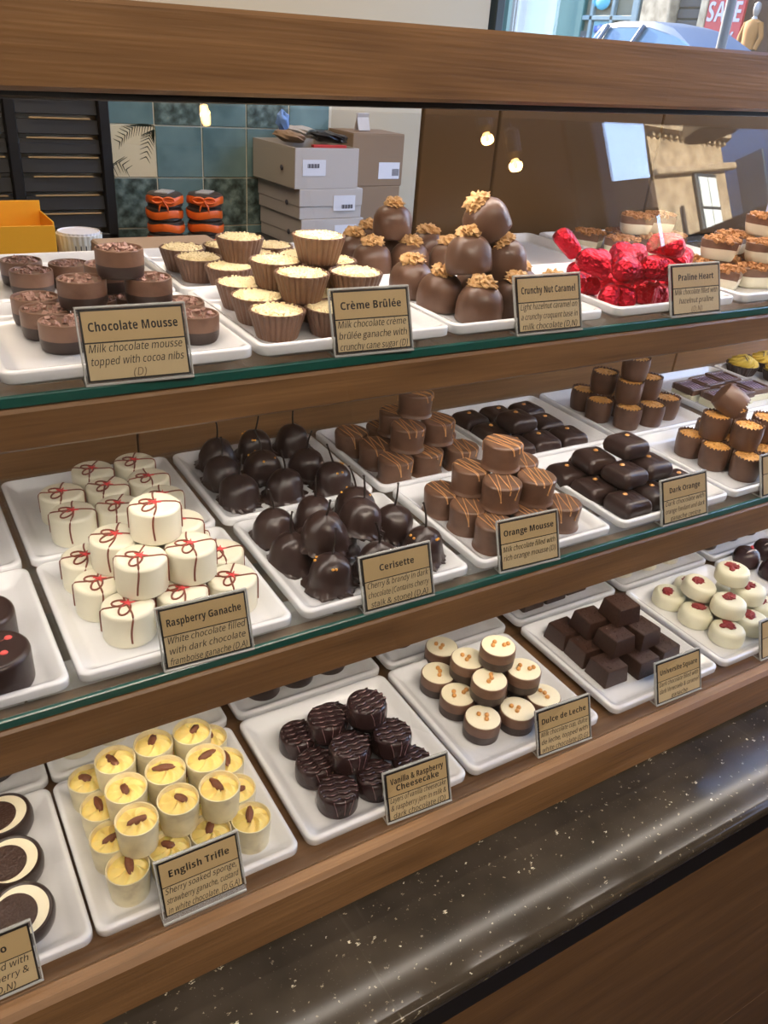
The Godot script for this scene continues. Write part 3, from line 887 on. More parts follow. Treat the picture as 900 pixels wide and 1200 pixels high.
func trays() -> void:
	var mb := MB.new()
	var rings := []
	for q in [[0.0085, 0.0], [0.0065, 0.0025], [0.0012, 0.0034], [0.0, 0.0046], [0.0, 0.0086], [0.0006, 0.0096], [0.002, 0.0101], [0.0036, 0.0098], [0.009, 0.0055], [0.0115, 0.0044], [0.014, 0.0040], [0.020, 0.0040]]:
		rings.append(rrect(TW - 2 * q[0], TD - 2 * q[0], maxf(0.0065 - q[0] * 0.35, 0.002), q[1], 5))
	mb.loft(rings)
	var tm := mb.mesh(60)
	var rows := [
		["front row of the bottom shelf", -0.0100, -0.0604, [[-0.2205, "at the left end"], [-0.0931, "under the cream ringed dark chocolates"], [0.0329, "under the yellow trifle cups"], [0.1634, "under the ridged plum chocolates"], [0.2913, "under the three layer caramel cups"], [0.4304, "under the dark square chocolates"], [0.5611, "under the white berry topped chocolates"], [0.692, "under the dark pink striped chocolates"]]],
		["back row of the bottom shelf", -0.0100, -0.1843, [[-0.0917, "behind the cream ringed dark chocolates"], [0.0345, "behind the yellow trifle cups"], [0.1661, "behind the ridged plum chocolates"], [0.2975, "behind the three layer caramel cups"], [0.4335, "behind the dark square chocolates"], [0.5655, "behind the white berry topped chocolates"], [0.697, "behind the dark pink striped chocolates"]]],
		["front row of the middle shelf", 0.1293, -0.1099, [[-0.0794, "under the dark red dotted chocolates"], [0.0494, "under the ribboned white chocolates"], [0.1807, "under the stalked cherry chocolates"], [0.3135, "under the orange striped milk chocolates"], [0.4486, "under the dotted dark chocolates"], [0.578, "under the caramel filled cups"], [0.706, "right of the caramel filled cups"]]],
		["back row of the middle shelf", 0.1293, -0.2337, [[-0.0810, "left of the ribboned white chocolates"], [0.0485, "under the ribboned white chocolates"], [0.1781, "under the stalked cherry chocolates"], [0.3083, "under the orange striped milk chocolates"], [0.4385, "under the dotted dark chocolates"], [0.5700, "under the caramel filled cups"], [0.7170, "under the lilac squares"], [0.846, "under the yellow piped cups"]]],
		["front row of the top shelf", 0.2867, -0.1411, [[-0.0890, "left of the mousse cups"], [0.0381, "under the mousse cups"], [0.1653, "under the fluted creme cups"], [0.2925, "under the walnut domes"], [0.4290, "under the red foil hearts"], [0.5625, "under the crumb topped cups"], [0.690, "right of the crumb topped cups"]]],
		["back row of the top shelf", 0.2867, -0.2649, [[-0.0890, "left of the mousse cups"], [0.0381, "under the mousse cups"], [0.1653, "under the fluted creme cups"], [0.2925, "under the walnut domes"], [0.4290, "behind the red foil hearts"], [0.5625, "under the crumb topped cups"]]],
	]
	for r in rows:
		for q in r[3]:
			tag(put("tray", tm, M.porcelain, self, pos(q[0] + 0.0625, r[1], r[2])), "white square porcelain tray %s, %s" % [q[1], r[0]], "tray", "white porcelain trays")

# ---------------------------------------------------------------- chocolates
func ordinal(k: int, n: int) -> String:
	if n == 1:
		return "only one"
	if k == 0:
		return "leftmost"
	if k == n - 1:
		return "rightmost"
	var w := ["", "second", "third", "fourth", "fifth", "sixth", "seventh", "eighth", "ninth", "tenth", "eleventh"]
	return "%s from left" % w[k] if k <= n / 2 else ("%s from right" % w[n - 1 - k])

func pile(protos: Array, called: String, desc: String, cat: String, spot: String, group: String, f: float, h: float, where: Array, turn := 0.4, poses := {}) -> void:
	# where: [x, z, layer]; labels tell the layer and the order seen from left to right
	var layers := {}
	for i in where.size():
		var l: int = where[i][2]
		if not layers.has(l):
			layers[l] = []
		layers[l].append([screen_x(Vector3(where[i][0], f + h * l, where[i][1])), i])
	var top: int = layers.keys().max()
	for l in layers:
		layers[l].sort_custom(func(a, b): return a[0] < b[0])
		for k in layers[l].size():
			var i: int = layers[l][k][1]
			var layer := "" if top == 0 else "bottom layer, " if l == 0 else "top layer, " if l == top else "middle layer, "
			var which := "topmost, " if l == top and top > 0 and layers[l].size() == 1 else "%s, %s" % [ordinal(k, layers[l].size()), layer]
			var o: Node3D = protos[(i * 7 + l) % protos.size()].duplicate()
			o.name = numbered(self, called)
			add_child(o, true)
			o.position = Vector3(where[i][0], f + h * l + 0.0002 * l, where[i][1])
			o.rotation.y = rng.randf_range(-turn, turn)
			if poses.has(i):
				o.transform = Transform3D(poses[i][0], o.position + poses[i][1])
			tag(o, "%s, %s%s" % [desc, which, spot], cat, group)

func proto(called: String) -> Node3D:
	var o := Node3D.new()
	o.name = called
	return o

func crumbs(n: int, r: float, y: float, s: float, rise := 0.0, flat := 1.0) -> ArrayMesh:
	var mb := MB.new()
	for k in n:
		var a := rng.randf() * TAU
		var q := sqrt(rng.randf()) * r
		var sz := s * rng.randf_range(0.5, 1.3)
		mb.box(Vector3(q * cos(a), y + rise * (1.0 - q / r) * rng.randf(), q * sin(a)), Vector3(sz * 1.4, sz * flat, sz), 0.0, Basis(Vector3(rng.randf() - 0.5, rng.randf() - 0.5, rng.randf() - 0.5).normalized(), rng.randf() * TAU))
	return mb.mesh(20)

func chocolates() -> void:
	mousse()
	creme_cups()
	walnuts()
	foil_hearts()
	crumb_cups()
	raspberry()
	cherries()
	orange_mousse()
	dark_orange()
	caramel_cups()
	lilac_and_yellow()
	trifles()
	plum()
	dulce()
	squares()
	berries()
	others()

func mousse() -> void:
	var ps := []
	for k in 3:
		var p := proto("mousse_cup")
		put("dark_base", lathe(MB.new(), [Vector2(0.0112, 0), Vector2(0.0120, 0.0006), Vector2(0.0126, 0.004), Vector2(0.0127, 0.0068)], 36).mesh(), M.dark_base, p)
		put("milk_wall", lathe(MB.new(), [Vector2(0.0127, 0.0068), Vector2(0.0127, 0.0142), Vector2(0.0124, 0.0149), Vector2(0.0118, 0.0150), Vector2(0.0114, 0.0146), Vector2(0.0112, 0.0136), Vector2(0.009, 0.0134)], 36).mesh(), M.milk_pale, p)
		put("filling", lathe(MB.new(), [Vector2(0.0112, 0.0130), Vector2(0.0110, 0.0137), Vector2(0.006, 0.0140)], 28).mesh(), M.milk, p)
		put("cocoa_nibs", crumbs(36, 0.0102, 0.0142, 0.0016, 0.0012), M.nib, p).set_meta("kind", "stuff")
		ps.append(p)
	var d := "two tone mousse cup topped with cocoa nibs"
	pile(ps, "mousse_cup", d, "chocolate", "front pile", "cocoa nib mousse cups", FT, 0.0150, [[0.1132, -0.1780, 1], [0.1132, -0.1480, 2], [0.0922, -0.1483, 1], [0.1266, -0.1438, 1], [0.0768, -0.1260, 0], [0.0723, -0.1763, 0], [0.0724, -0.1509, 0], [0.1446, -0.1207, 0], [0.1455, -0.1460, 0], [0.1010, -0.1640, 0], [0.1230, -0.1650, 0], [0.1060, -0.1350, 0]], 3.0)
	pile(ps, "mousse_cup", d, "chocolate", "back tray", "cocoa nib mousse cups", FT, 0.0150, [[0.0815, -0.2366, 0], [0.0806, -0.2652, 0], [0.1070, -0.2504, 0]], 3.0)

func fluted(r0: float, r1: float, h: float, wall: float, flutes: int, depth: float, n := 96) -> ArrayMesh:
	var mb := MB.new()
	var rings := []
	for q in [[r0 * 0.96, 0.0, 0.6], [r0, 0.0006, 1.0], [lerpf(r0, r1, 0.5), h * 0.5, 1.0], [r1, h - 0.0006, 1.0], [r1 - 0.0004, h, 0.8], [r1 - wall, h, 0.5], [r1 - wall - 0.0003, h - 0.0008, 0.2], [r1 - wall - 0.001, h - 0.002, 0.0]]:
		var ring := PackedVector3Array()
		for i in n:
			var w := -TAU * i / n
			var r: float = q[0] + q[2] * depth * (absf(sin(w * flutes / 2.0)) - 0.6)
			ring.append(Vector3(r * cos(w), q[1], r * sin(w)))
		rings.append(ring)
	mb.loft(rings)
	return mb.mesh(50)

func creme_cups() -> void:
	var cup := fluted(0.0115, 0.0160, 0.0160, 0.0012, 26, 0.0009, 156)
	var ps := []
	for k in 2:
		var p := proto("creme_cup")
		put("fluted_cup", cup, M.milk_pale, p)
		var fill := lathe(MB.new(), [Vector2(0.0143, 0.0135), Vector2(0.0146, 0.0152), Vector2(0.0120, 0.0161), Vector2(0.006, 0.0165)], 36)
		put("filling", fill.mesh(60), M.brulee_fill, p)
		put("sugar_crust", crumbs(190, 0.0138, 0.0162, 0.00075, 0.0004), M.brulee_fill, p).set_meta("kind", "stuff")
		ps.append(p)
	var d := "fluted milk chocolate cup with pale sugar topping"
	pile(ps, "creme_cup", d, "chocolate", "front pile", "fluted creme cups", FT, 0.0160, [[0.2316, -0.1459, 2], [0.2094, -0.1589, 1], [0.2109, -0.1253, 1], [0.2434, -0.1197, 1], [0.2440, -0.1525, 1], [0.1936, -0.1743, 0], [0.1906, -0.1428, 0], [0.1890, -0.1112, 0], [0.2217, -0.1075, 0], [0.2250, -0.1400, 0], [0.2270, -0.1725, 0], [0.2560, -0.1300, 0]], 3.0)
	pile(ps, "creme_cup", d, "chocolate", "back tray", "fluted creme cups", FT, 0.0160, [[0.2142, -0.2275, 1], [0.1910, -0.2781, 0], [0.1918, -0.2464, 0], [0.2022, -0.2165, 0], [0.2240, -0.2800, 0], [0.2338, -0.2480, 0], [0.2580, -0.2737, 0], [0.2660, -0.2409, 0]], 3.0)

func walnut_mesh(sd: int) -> ArrayMesh:
	# half a walnut kernel: two lobes with brain-like folds
	var mb := MB.new()
	var nz := noise(0.016, 3, sd)
	var rings := []
	for k in 12:
		var a := lerpf(-0.5, PI / 2 * 0.96, k / 11.0)
		var ring := PackedVector3Array()
		for i in 56:
			var w := -TAU * i / 56
			var p := Vector3(cos(w) * cos(a), sin(a), sin(w) * cos(a))
			var f := 1.0 + 0.62 * nz.get_noise_3dv(p * 130.0) - 0.28 * exp(-pow(p.z / 0.13, 2.0)) * clampf(p.y + 0.4, 0, 1)
			ring.append(Vector3(p.x * 0.0088, p.y * 0.0048, p.z * 0.0068) * f)
		rings.append(ring)
	mb.loft(rings)
	return mb.mesh(70)

func walnuts() -> void:
	var ps := []
	for k in 4:
		var p := proto("walnut_dome")
		var mb := MB.new()
		var nz := noise(0.012, 2, 50 + k)
		var rings := []
		for q in [[0.0128, 0.0], [0.0146, 0.0012], [0.0150, 0.005], [0.0150, 0.010], [0.0144, 0.0145], [0.0128, 0.0185], [0.0104, 0.0212], [0.0074, 0.0230], [0.004, 0.0238], [0.0012, 0.0240]]:
			var ring := PackedVector3Array()
			for i in 32:
				var w := -TAU * i / 32
				var r: float = q[0] * (1.0 + 0.07 * nz.get_noise_2d(cos(w) * 60 + q[1] * 2500, sin(w) * 60))
				ring.append(Vector3(r * cos(w), q[1], r * sin(w)))
			rings.append(ring)
		mb.loft(rings)
		put("dome", mb.mesh(60), M.milk, p)
		put("walnut", walnut_mesh(60 + k), M.nut, p, Transform3D(Basis(Vector3.UP, rng.randf() * 3.0) * Basis(Vector3.RIGHT, rng.randf_range(-0.15, 0.15)), Vector3(0, 0.0245, 0)))
		ps.append(p)
	var d := "milk chocolate dome topped with a walnut half"
	var tilt := {
		6: [Basis(Vector3(0.25, 0, -0.97).normalized(), -0.62), Vector3(0, 0.0075, 0)],
		7: [Basis(Vector3(1, 0, -0.2).normalized(), -0.20), Vector3(0, 0.006, 0)],
		5: [Basis(Vector3(0, 0, 1), 0.30), Vector3(0, 0.002, 0)],
	}
	pile(ps, "walnut_dome", d, "chocolate", "front pile", "walnut domes", FT, 0.0200, [[0.3247, -0.1013, 0], [0.3170, -0.1343, 0], [0.3160, -0.1688, 0], [0.3562, -0.1063, 0], [0.3840, -0.1010, 0], [0.3610, -0.1235, 1], [0.3505, -0.1290, 2], [0.3275, -0.1200, 1], [0.3490, -0.1380, 0], [0.3800, -0.1320, 0]], 3.0, tilt)
	pile(ps, "walnut_dome", d, "chocolate", "back tray", "walnut domes", FT, 0.0200, [[0.3438, -0.2420, 1], [0.3192, -0.2284, 0], [0.3222, -0.2615, 0], [0.3526, -0.2888, 0], [0.3561, -0.2569, 0], [0.3502, -0.2250, 0], [0.3902, -0.2615, 0], [0.3814, -0.2178, 0]], 3.0, {0: [Basis(), Vector3(0, 0.004, 0)]})

func heart_ring(s: float, y: float, n := 40) -> PackedVector3Array:
	var a := PackedVector3Array()
	for i in n:
		var w := TAU * i / n
		var x := 16.0 * pow(sin(w), 3)
		var z := -(13.0 * cos(w) - 5.0 * cos(2 * w) - 2.0 * cos(3 * w) - cos(4 * w))
		a.append(Vector3(x, 0, z) * (s / 17.0) + Vector3(0, y, 0))
	return a

func foil_hearts() -> void:
	var ps := []
	for k in 3:
		var p := proto("foil_heart")
		var mb := MB.new()
		var nz := noise(0.02, 3, 80 + k, FastNoiseLite.TYPE_CELLULAR)
		var rings := []
		for q in [[0.0125, 0.0], [0.0150, 0.0015], [0.0163, 0.0045], [0.0165, 0.0075], [0.0155, 0.0110], [0.0130, 0.0138], [0.0095, 0.0152], [0.005, 0.0157]]:
			var ring := PackedVector3Array()
			for v in heart_ring(q[0], q[1], 56):
				var g := nz.get_noise_3dv(v * 4200.0)
				ring.append(v * Vector3(1.0 + 0.09 * g, 1.0, 1.0 + 0.09 * g) + Vector3(0, 0.0016 * g * (q[1] / 0.0157), 0))
			rings.append(ring)
		mb.loft(rings)
		put("wrapper", mb.mesh(14), M.red_foil, p)
		ps.append(p)
	var poses := {0: [Basis(Vector3.UP, 0.5) * Basis(Vector3(1, 0, -0.4).normalized(), 0.75), Vector3(0, 0.014, 0)]}
	for i in [7, 8, 9, 10, 11]:
		poses[i] = [Basis(Vector3.UP, rng.randf_range(-2.5, 2.5)) * Basis(Vector3(1, 0, rng.randf() - 0.5).normalized(), rng.randf_range(0.1, 0.45)), Vector3(0, 0.003, 0)]
	poses[10] = [Basis(Vector3.UP, -0.3) * Basis(Vector3.RIGHT, 0.5), Vector3(0, 0.005, 0)]
	pile(ps, "foil_heart", "chocolate heart wrapped in crinkled red foil", "chocolate", "foil pile", "red foil hearts", FT, 0.0160, [[0.5020, -0.2250, 0], [0.4500, -0.1420, 0], [0.4480, -0.1040, 0], [0.4815, -0.1010, 0], [0.5150, -0.1080, 0], [0.4830, -0.1350, 0], [0.5190, -0.1430, 0], [0.4470, -0.1300, 1], [0.4560, -0.1090, 1], [0.4800, -0.1010, 1], [0.5150, -0.1150, 1], [0.4950, -0.1420, 1], [0.5150, -0.1780, 0], [0.4820, -0.1700, 0], [0.4990, -0.1100, 2]], 3.0, poses)

func crumb_cups() -> void:
	# two-layer heart cups with a toffee crumb top
	var ps := []
	for k in 2:
		var p := proto("crumb_cup")
		var mb := MB.new()
		mb.loft([heart_ring(0.0120, 0.0), heart_ring(0.0140, 0.0012), heart_ring(0.0156, 0.005), heart_ring(0.0165, 0.0095)])
		put("cream_layer", mb.mesh(50), M.white_ivory, p)
		mb = MB.new()
		mb.loft([heart_ring(0.0165, 0.0095), heart_ring(0.0172, 0.0152), heart_ring(0.0168, 0.0158), heart_ring(0.0155, 0.0158)])
		put("milk_layer", mb.mesh(50), M.milk_pale, p)
		put("toffee_crumbs", crumbs(110, 0.0145, 0.0160, 0.0022, 0.0025), M.crumb, p).set_meta("kind", "stuff")
		ps.append(p)
	var d := "two layer chocolate heart with toffee crumbs"
	pile(ps, "crumb_cup", d, "chocolate", "front pile", "crumb topped heart cups", FT, 0.0172, [[0.5850, -0.1180, 0], [0.5880, -0.1540, 0], [0.6200, -0.1180, 0], [0.6230, -0.1540, 0], [0.6550, -0.1180, 0], [0.6580, -0.1540, 0], [0.6030, -0.1440, 1], [0.6340, -0.1250, 1], [0.6400, -0.1600, 1], [0.6690, -0.1360, 1], [0.6520, -0.1420, 2]], 0.6)
	pile(ps, "crumb_cup", d, "chocolate", "back tray", "crumb topped heart cups", FT, 0.0172, [[0.6154, -0.2503, 1], [0.6480, -0.2508, 1], [0.5794, -0.2693, 0], [0.5905, -0.2384, 0], [0.6157, -0.2660, 0], [0.6267, -0.2360, 0], [0.6603, -0.2428, 0], [0.6500, -0.2720, 0]], 0.6)

func drum(r: float, h: float, bevel := 0.0022, n := 40, bulge := 0.0) -> MB:
	# a cylinder with rounded shoulders
	var prof := [Vector2(r - 0.0012, 0), Vector2(r - 0.0003, 0.0005), Vector2(r, 0.0014), Vector2(r + bulge, h * 0.5)]
	for k in 5:
		var a := PI / 2 * k / 4.0
		prof.append(Vector2(r - bevel + bevel * cos(a), h - bevel + bevel * sin(a)))
	prof.append(Vector2((r - bevel) * 0.6, h + 0.0001))
	return lathe(MB.new(), prof, n)

func over(p: Vector2, r: float, h: float, bevel := 0.002) -> Vector3:
	# a point led over the top of a drum and down its side; p.y beyond the rim runs downwards
	var l := p.length()
	if l <= r - bevel:
		return Vector3(p.x, h + 0.0002, p.y)
	var d := p / l
	var arc := bevel * PI / 2
	var s := l - (r - bevel)
	if s < arc:
		var a := s / bevel
		return Vector3(d.x * (r - bevel + bevel * sin(a)), h - bevel + bevel * cos(a), d.y * (r - bevel + bevel * sin(a)))
	return Vector3(d.x * (r + 0.0002), h - bevel - (s - arc), d.y * (r + 0.0002))

func raspberry() -> void:
	var r := 0.0150
	var h := 0.0210
	var body := drum(r, h, 0.0025).mesh(60)
	var ps := []
	for k in 3:
		var p := proto("ribboned_chocolate")
		put("body", body, M.white_ivory, p)
		var mb := MB.new()
		# two crossing strings led down the sides and a bow of two loops
		for q in [[0.3, 1.0], [1.9, 0.85]]:
			var pts := []
			var dir := Vector2(cos(q[0]), sin(q[0]))
			for i in 27:
				var s := lerpf(-0.030 * q[1], 0.031, i / 26.0)
				pts.append(over(dir * s + dir.orthogonal() * 0.0012 * sin(i * 0.4 + k), r, h))
			mb.tube(pts, 0.00058, 6)
		for s in [1.0, -1.0]:
			var pts := []
			for i in 15:
				var a := TAU * i / 14.0
				var e := Vector2(0.0058 * (1 - cos(a)) * (1.0 if s > 0 else 0.75), 0.0030 * sin(a)).rotated(2.2 + k * 0.1 if s > 0 else 3.7)
				pts.append(over(e, r, h) + Vector3(0, 0.0002, 0))
			mb.tube(pts, 0.00062, 6)
		put("icing_ribbon", mb.mesh(60), M.icing_brown, p)
		mb = MB.new()
		mb.ball(Vector3(0, h + 0.0004, 0), Vector3(0.0020, 0.0011, 0.0018), 10, 5)
		for i in 5:
			var a := 0.3 + 1.25 * i
			mb.tube([Vector3(0, h + 0.0007, 0), Vector3(0.0042 * cos(a), h + 0.0005, 0.0042 * sin(a))], 0.0007, 6, 0.5)
		put("red_knot", mb.mesh(60), M.icing_red, p)
		ps.append(p)
	var d := "round white chocolate with a painted red bow"
	pile(ps, "ribboned_chocolate", d, "chocolate", "front pile", "ribboned white chocolates", FM, h, [[0.1132, -0.1156, 2], [0.0913, -0.1249, 1], [0.0976, -0.0954, 1], [0.1277, -0.0972, 1], [0.1312, -0.1272, 1], [0.0765, -0.1434, 0], [0.0773, -0.1133, 0], [0.0850, -0.0826, 0], [0.1172, -0.0840, 0], [0.1487, -0.0848, 0], [0.1528, -0.1157, 0], [0.1120, -0.1150, 0], [0.1400, -0.1430, 0], [0.1080, -0.1460, 0]], 0.25)
	pile(ps, "ribboned_chocolate", d, "chocolate", "back tray", "ribboned white chocolates", FM, h, [[0.1092, -0.2604, 0], [0.1409, -0.2628, 0], [0.1425, -0.2327, 0], [0.1124, -0.2304, 0], [0.0813, -0.2325, 0], [0.0818, -0.2023, 0], [0.1119, -0.2003, 0], [0.1432, -0.2026, 0]], 0.25)

func cherries() -> void:
	var ps := []
	for k in 5:
		var p := proto("cherry_chocolate")
		var nz := noise(0.013, 2, 90 + k)
		var fine := noise(0.05, 3, 120 + k)
		var mb := MB.new()
		var rings := []
		for q in [[0.0160, 0.0, 1.0], [0.0176, 0.0010, 1.0], [0.0172, 0.0026, 0.8], [0.0156, 0.0042, 0.3], [0.0148, 0.007, 0.1], [0.0143, 0.011, 0.0], [0.0130, 0.0155, 0.0], [0.0108, 0.0192, 0.0], [0.0078, 0.0218, 0.0], [0.0045, 0.0232, 0.0], [0.0022, 0.0240, 0.0], [0.0009, 0.0248, 0.0]]:
			var ring := PackedVector3Array()
			for i in 44:
				var w := -TAU * i / 44
				var g := nz.get_noise_3d(cos(w) * 55, q[1] * 3000, sin(w) * 55)
				var f := fine.get_noise_2d(cos(w) * 160, sin(w) * 160 + q[1] * 9000)
				var rr: float = q[0] * (1.0 + 0.16 * g + q[2] * 0.30 * f)
				ring.append(Vector3(rr * cos(w), q[1], rr * sin(w)))
			rings.append(ring)
		mb.loft(rings)
		put("dome", mb.mesh(60), M.dark, p)
		mb = MB.new()
		var lean := Vector3(rng.randf_range(-0.35, 0.35), 1.0, rng.randf_range(-0.35, 0.35))
		var pts := []
		for i in 8:
			var s := i / 7.0
			pts.append(Vector3(0, 0.0235, 0) + lean * 0.017 * s + Vector3(0.003 * s * s * (1 if k % 2 else -1), 0, 0.002 * s * s))
		mb.tube(pts, 0.0008, 7, 0.75)
		mb.ball(pts[7], Vector3(0.0010, 0.0008, 0.0010), 7, 4)
		put("stalk", mb.mesh(60), M.stalk, p)
		if k == 1 or k == 3:
			for i in 4:
				var a := rng.randf() * TAU
				mb = MB.new()
				mb.ball(Vector3(0.0105 * cos(a), 0.0198, 0.0105 * sin(a)), Vector3(0.0011, 0.0009, 0.0011), 8, 5)
				put("gold_bead", mb.mesh(60), M.dot_gold, p)
		ps.append(p)
	var d := "dark chocolate coated cherry with its stalk"
	var poses := {2: [Basis(Vector3(1, 0, 0.3).normalized(), 0.22), Vector3(0, -0.004, 0)], 4: [Basis(Vector3(0.2, 0, 1).normalized(), -0.16), Vector3(0, -0.004, 0)]}
	pile(ps, "cherry_chocolate", d, "chocolate", "front pile", "stalked cherry chocolates", FM, 0.0215, [[0.2030, -0.1449, 0], [0.2000, -0.1100, 0], [0.2190, -0.1010, 1], [0.2120, -0.0760, 0], [0.2480, -0.1050, 1], [0.2470, -0.0760, 0], [0.2375, -0.1500, 0], [0.2830, -0.1155, 0], [0.2860, -0.0800, 0], [0.2715, -0.1510, 0], [0.2340, -0.1120, 0]], 3.0, poses)
	pile(ps, "cherry_chocolate", d, "chocolate", "back tray", "stalked cherry chocolates", FM, 0.0215, [[0.2095, -0.2700, 0], [0.2008, -0.2370, 0], [0.2009, -0.2028, 0], [0.2445, -0.2744, 0], [0.2338, -0.2354, 0], [0.2365, -0.1985, 0], [0.2790, -0.2740, 0], [0.2684, -0.2254, 0], [0.2760, -0.1950, 0]], 3.0)

func orange_mousse() -> void:
	var r := 0.0146
	var h := 0.0205
	var mb := MB.new()
	lathe(mb, [Vector2(0.0134, 0), Vector2(0.0149, 0.0004), Vector2(0.0148, 0.0014), Vector2(0.0138, 0.0022), Vector2(0.0137, 0.004), Vector2(0.0142, 0.012), Vector2(0.0146, h - 0.002), Vector2(0.0144, h - 0.0011), Vector2(0.0138, h - 0.0004), Vector2(0.0128, h), Vector2(0.008, h + 0.0001)], 40)
	var body := mb.mesh(60)
	var ps := []
	for k in 3:
		var p := proto("striped_chocolate")
		put("body", body, M.milk_orange, p)
		mb = MB.new()
		var n := 6 + k % 2
		var pts := []
		for i in n:
			var s := 1.0 if i % 2 else -1.0
			var x := lerpf(-0.0095, 0.0095, float(i) / (n - 1)) + rng.randf_range(-0.001, 0.001)
			var reach := rng.randf_range(0.013, 0.024)
			var e := Vector2(x, s * reach)
			if e.length() < 0.0125:
				e = e.normalized() * 0.0125
			if i > 0:
				var from: Vector2 = pts[i - 1]
				var line := []
				for j in 19:
					line.append(over(from.lerp(e, j / 18.0), r, h))
				mb.tube(line, 0.00036, 5)
				mb.ball(line[18], Vector3(0.0007, 0.0007, 0.0007), 6, 4)
			pts.append(e)
		put("orange_zigzag", mb.mesh(60), M.icing_orange, p)
		ps.append(p)
	var d := "milk chocolate drum with orange zigzag icing"
	pile(ps, "striped_chocolate", d, "chocolate", "front pile", "orange striped chocolates", FM, h, [[0.3706, -0.1105, 2], [0.3518, -0.1201, 1], [0.3579, -0.0906, 1], [0.3877, -0.0874, 1], [0.3953, -0.1166, 1], [0.3360, -0.1305, 0], [0.3395, -0.1016, 0], [0.3411, -0.0724, 0], [0.3753, -0.0743, 0], [0.4081, -0.0765, 0], [0.3720, -0.1060, 0], [0.4080, -0.1080, 0], [0.3680, -0.1370, 0]], 0.5)
	pile(ps, "striped_chocolate", d, "chocolate", "back tray", "orange striped chocolates", FM, h, [[0.3660, -0.2215, 2], [0.3489, -0.2035, 1], [0.3804, -0.2066, 1], [0.3560, -0.2340, 1], [0.3549, -0.2520, 0], [0.3311, -0.2220, 0], [0.3311, -0.1910, 0], [0.3627, -0.1939, 0], [0.3964, -0.1902, 0], [0.3240, -0.2518, 0], [0.3942, -0.2208, 0], [0.3630, -0.2230, 0]], 0.5)

func dark_orange() -> void:
	var s := 0.0296
	var nz := noise(0.03, 2, 140)
	var mb := MB.new()
	var rings := []
	for q in [[0.004, 0.0], [0.0018, 0.0007], [0.0008, 0.0025], [0.0, 0.0060], [0.0006, 0.0095], [0.0018, 0.0122], [0.0036, 0.0136], [0.006, 0.0142], [0.009, 0.0144]]:
		var ring := PackedVector3Array()
		for v in rrect(s - 2 * q[0], s - 2 * q[0], maxf(0.0046 - q[0] * 0.25, 0.002), q[1], 6):
			ring.append(v + Vector3(0, 0.0004 * nz.get_noise_2d(v.x * 4000, v.z * 1200) * clampf(q[1] / 0.012, 0, 1), 0))
		rings.append(ring)
	mb.loft(rings)
	var body := mb.mesh(60)
	var ps := []
	for k in 3:
		var p := proto("dotted_dark_chocolate")
		put("body", body, M.dark, p)
		mb = MB.new()
		mb.ball(Vector3(-0.002 + 0.002 * k, 0.0148, -0.003), Vector3(0.0022, 0.0010, 0.0020), 12, 5)
		put("orange_dot", mb.mesh(60), M.dot_caramel, p)
		mb = MB.new()
		for i in 3:
			var x := -0.004 + 0.004 * i
			var pts := []
			for j in 9:
				var z := lerpf(-0.012, 0.0125, j / 8.0)
				pts.append(Vector3(x + 0.0015 * sin(j * 0.5 + k), 0.0142 - 0.0036 * pow(absf(z) / 0.0125, 6.0), z))
			mb.tube(pts, 0.0005, 5)
		put("fork_ridges", mb.mesh(60), M.dark, p)
		ps.append(p)
	var d := "rounded square dark chocolate with orange dot"
	pile(ps, "dotted_dark_chocolate", d, "chocolate", "front pile", "dotted dark chocolates", FM, 0.0145, [[0.5029, -0.1090, 2], [0.4814, -0.1204, 1], [0.4862, -0.0901, 1], [0.5181, -0.0933, 1], [0.4638, -0.1298, 0], [0.4660, -0.1004, 0], [0.4739, -0.0706, 0], [0.5050, -0.0731, 0], [0.5438, -0.0808, 0], [0.4970, -0.1060, 0], [0.5270, -0.1110, 0], [0.4950, -0.1360, 0]], 0.12)
	pile(ps, "dotted_dark_chocolate", d, "chocolate", "back tray", "dotted dark chocolates", FM, 0.0145, [[0.4734, -0.2125, 1], [0.4548, -0.2560, 0], [0.4879, -0.2561, 0], [0.5225, -0.2547, 0], [0.4559, -0.2239, 0], [0.4571, -0.1914, 0], [0.4877, -0.1917, 0], [0.5195, -0.1911, 0], [0.5184, -0.2228, 0], [0.4870, -0.2235, 0]], 0.12)

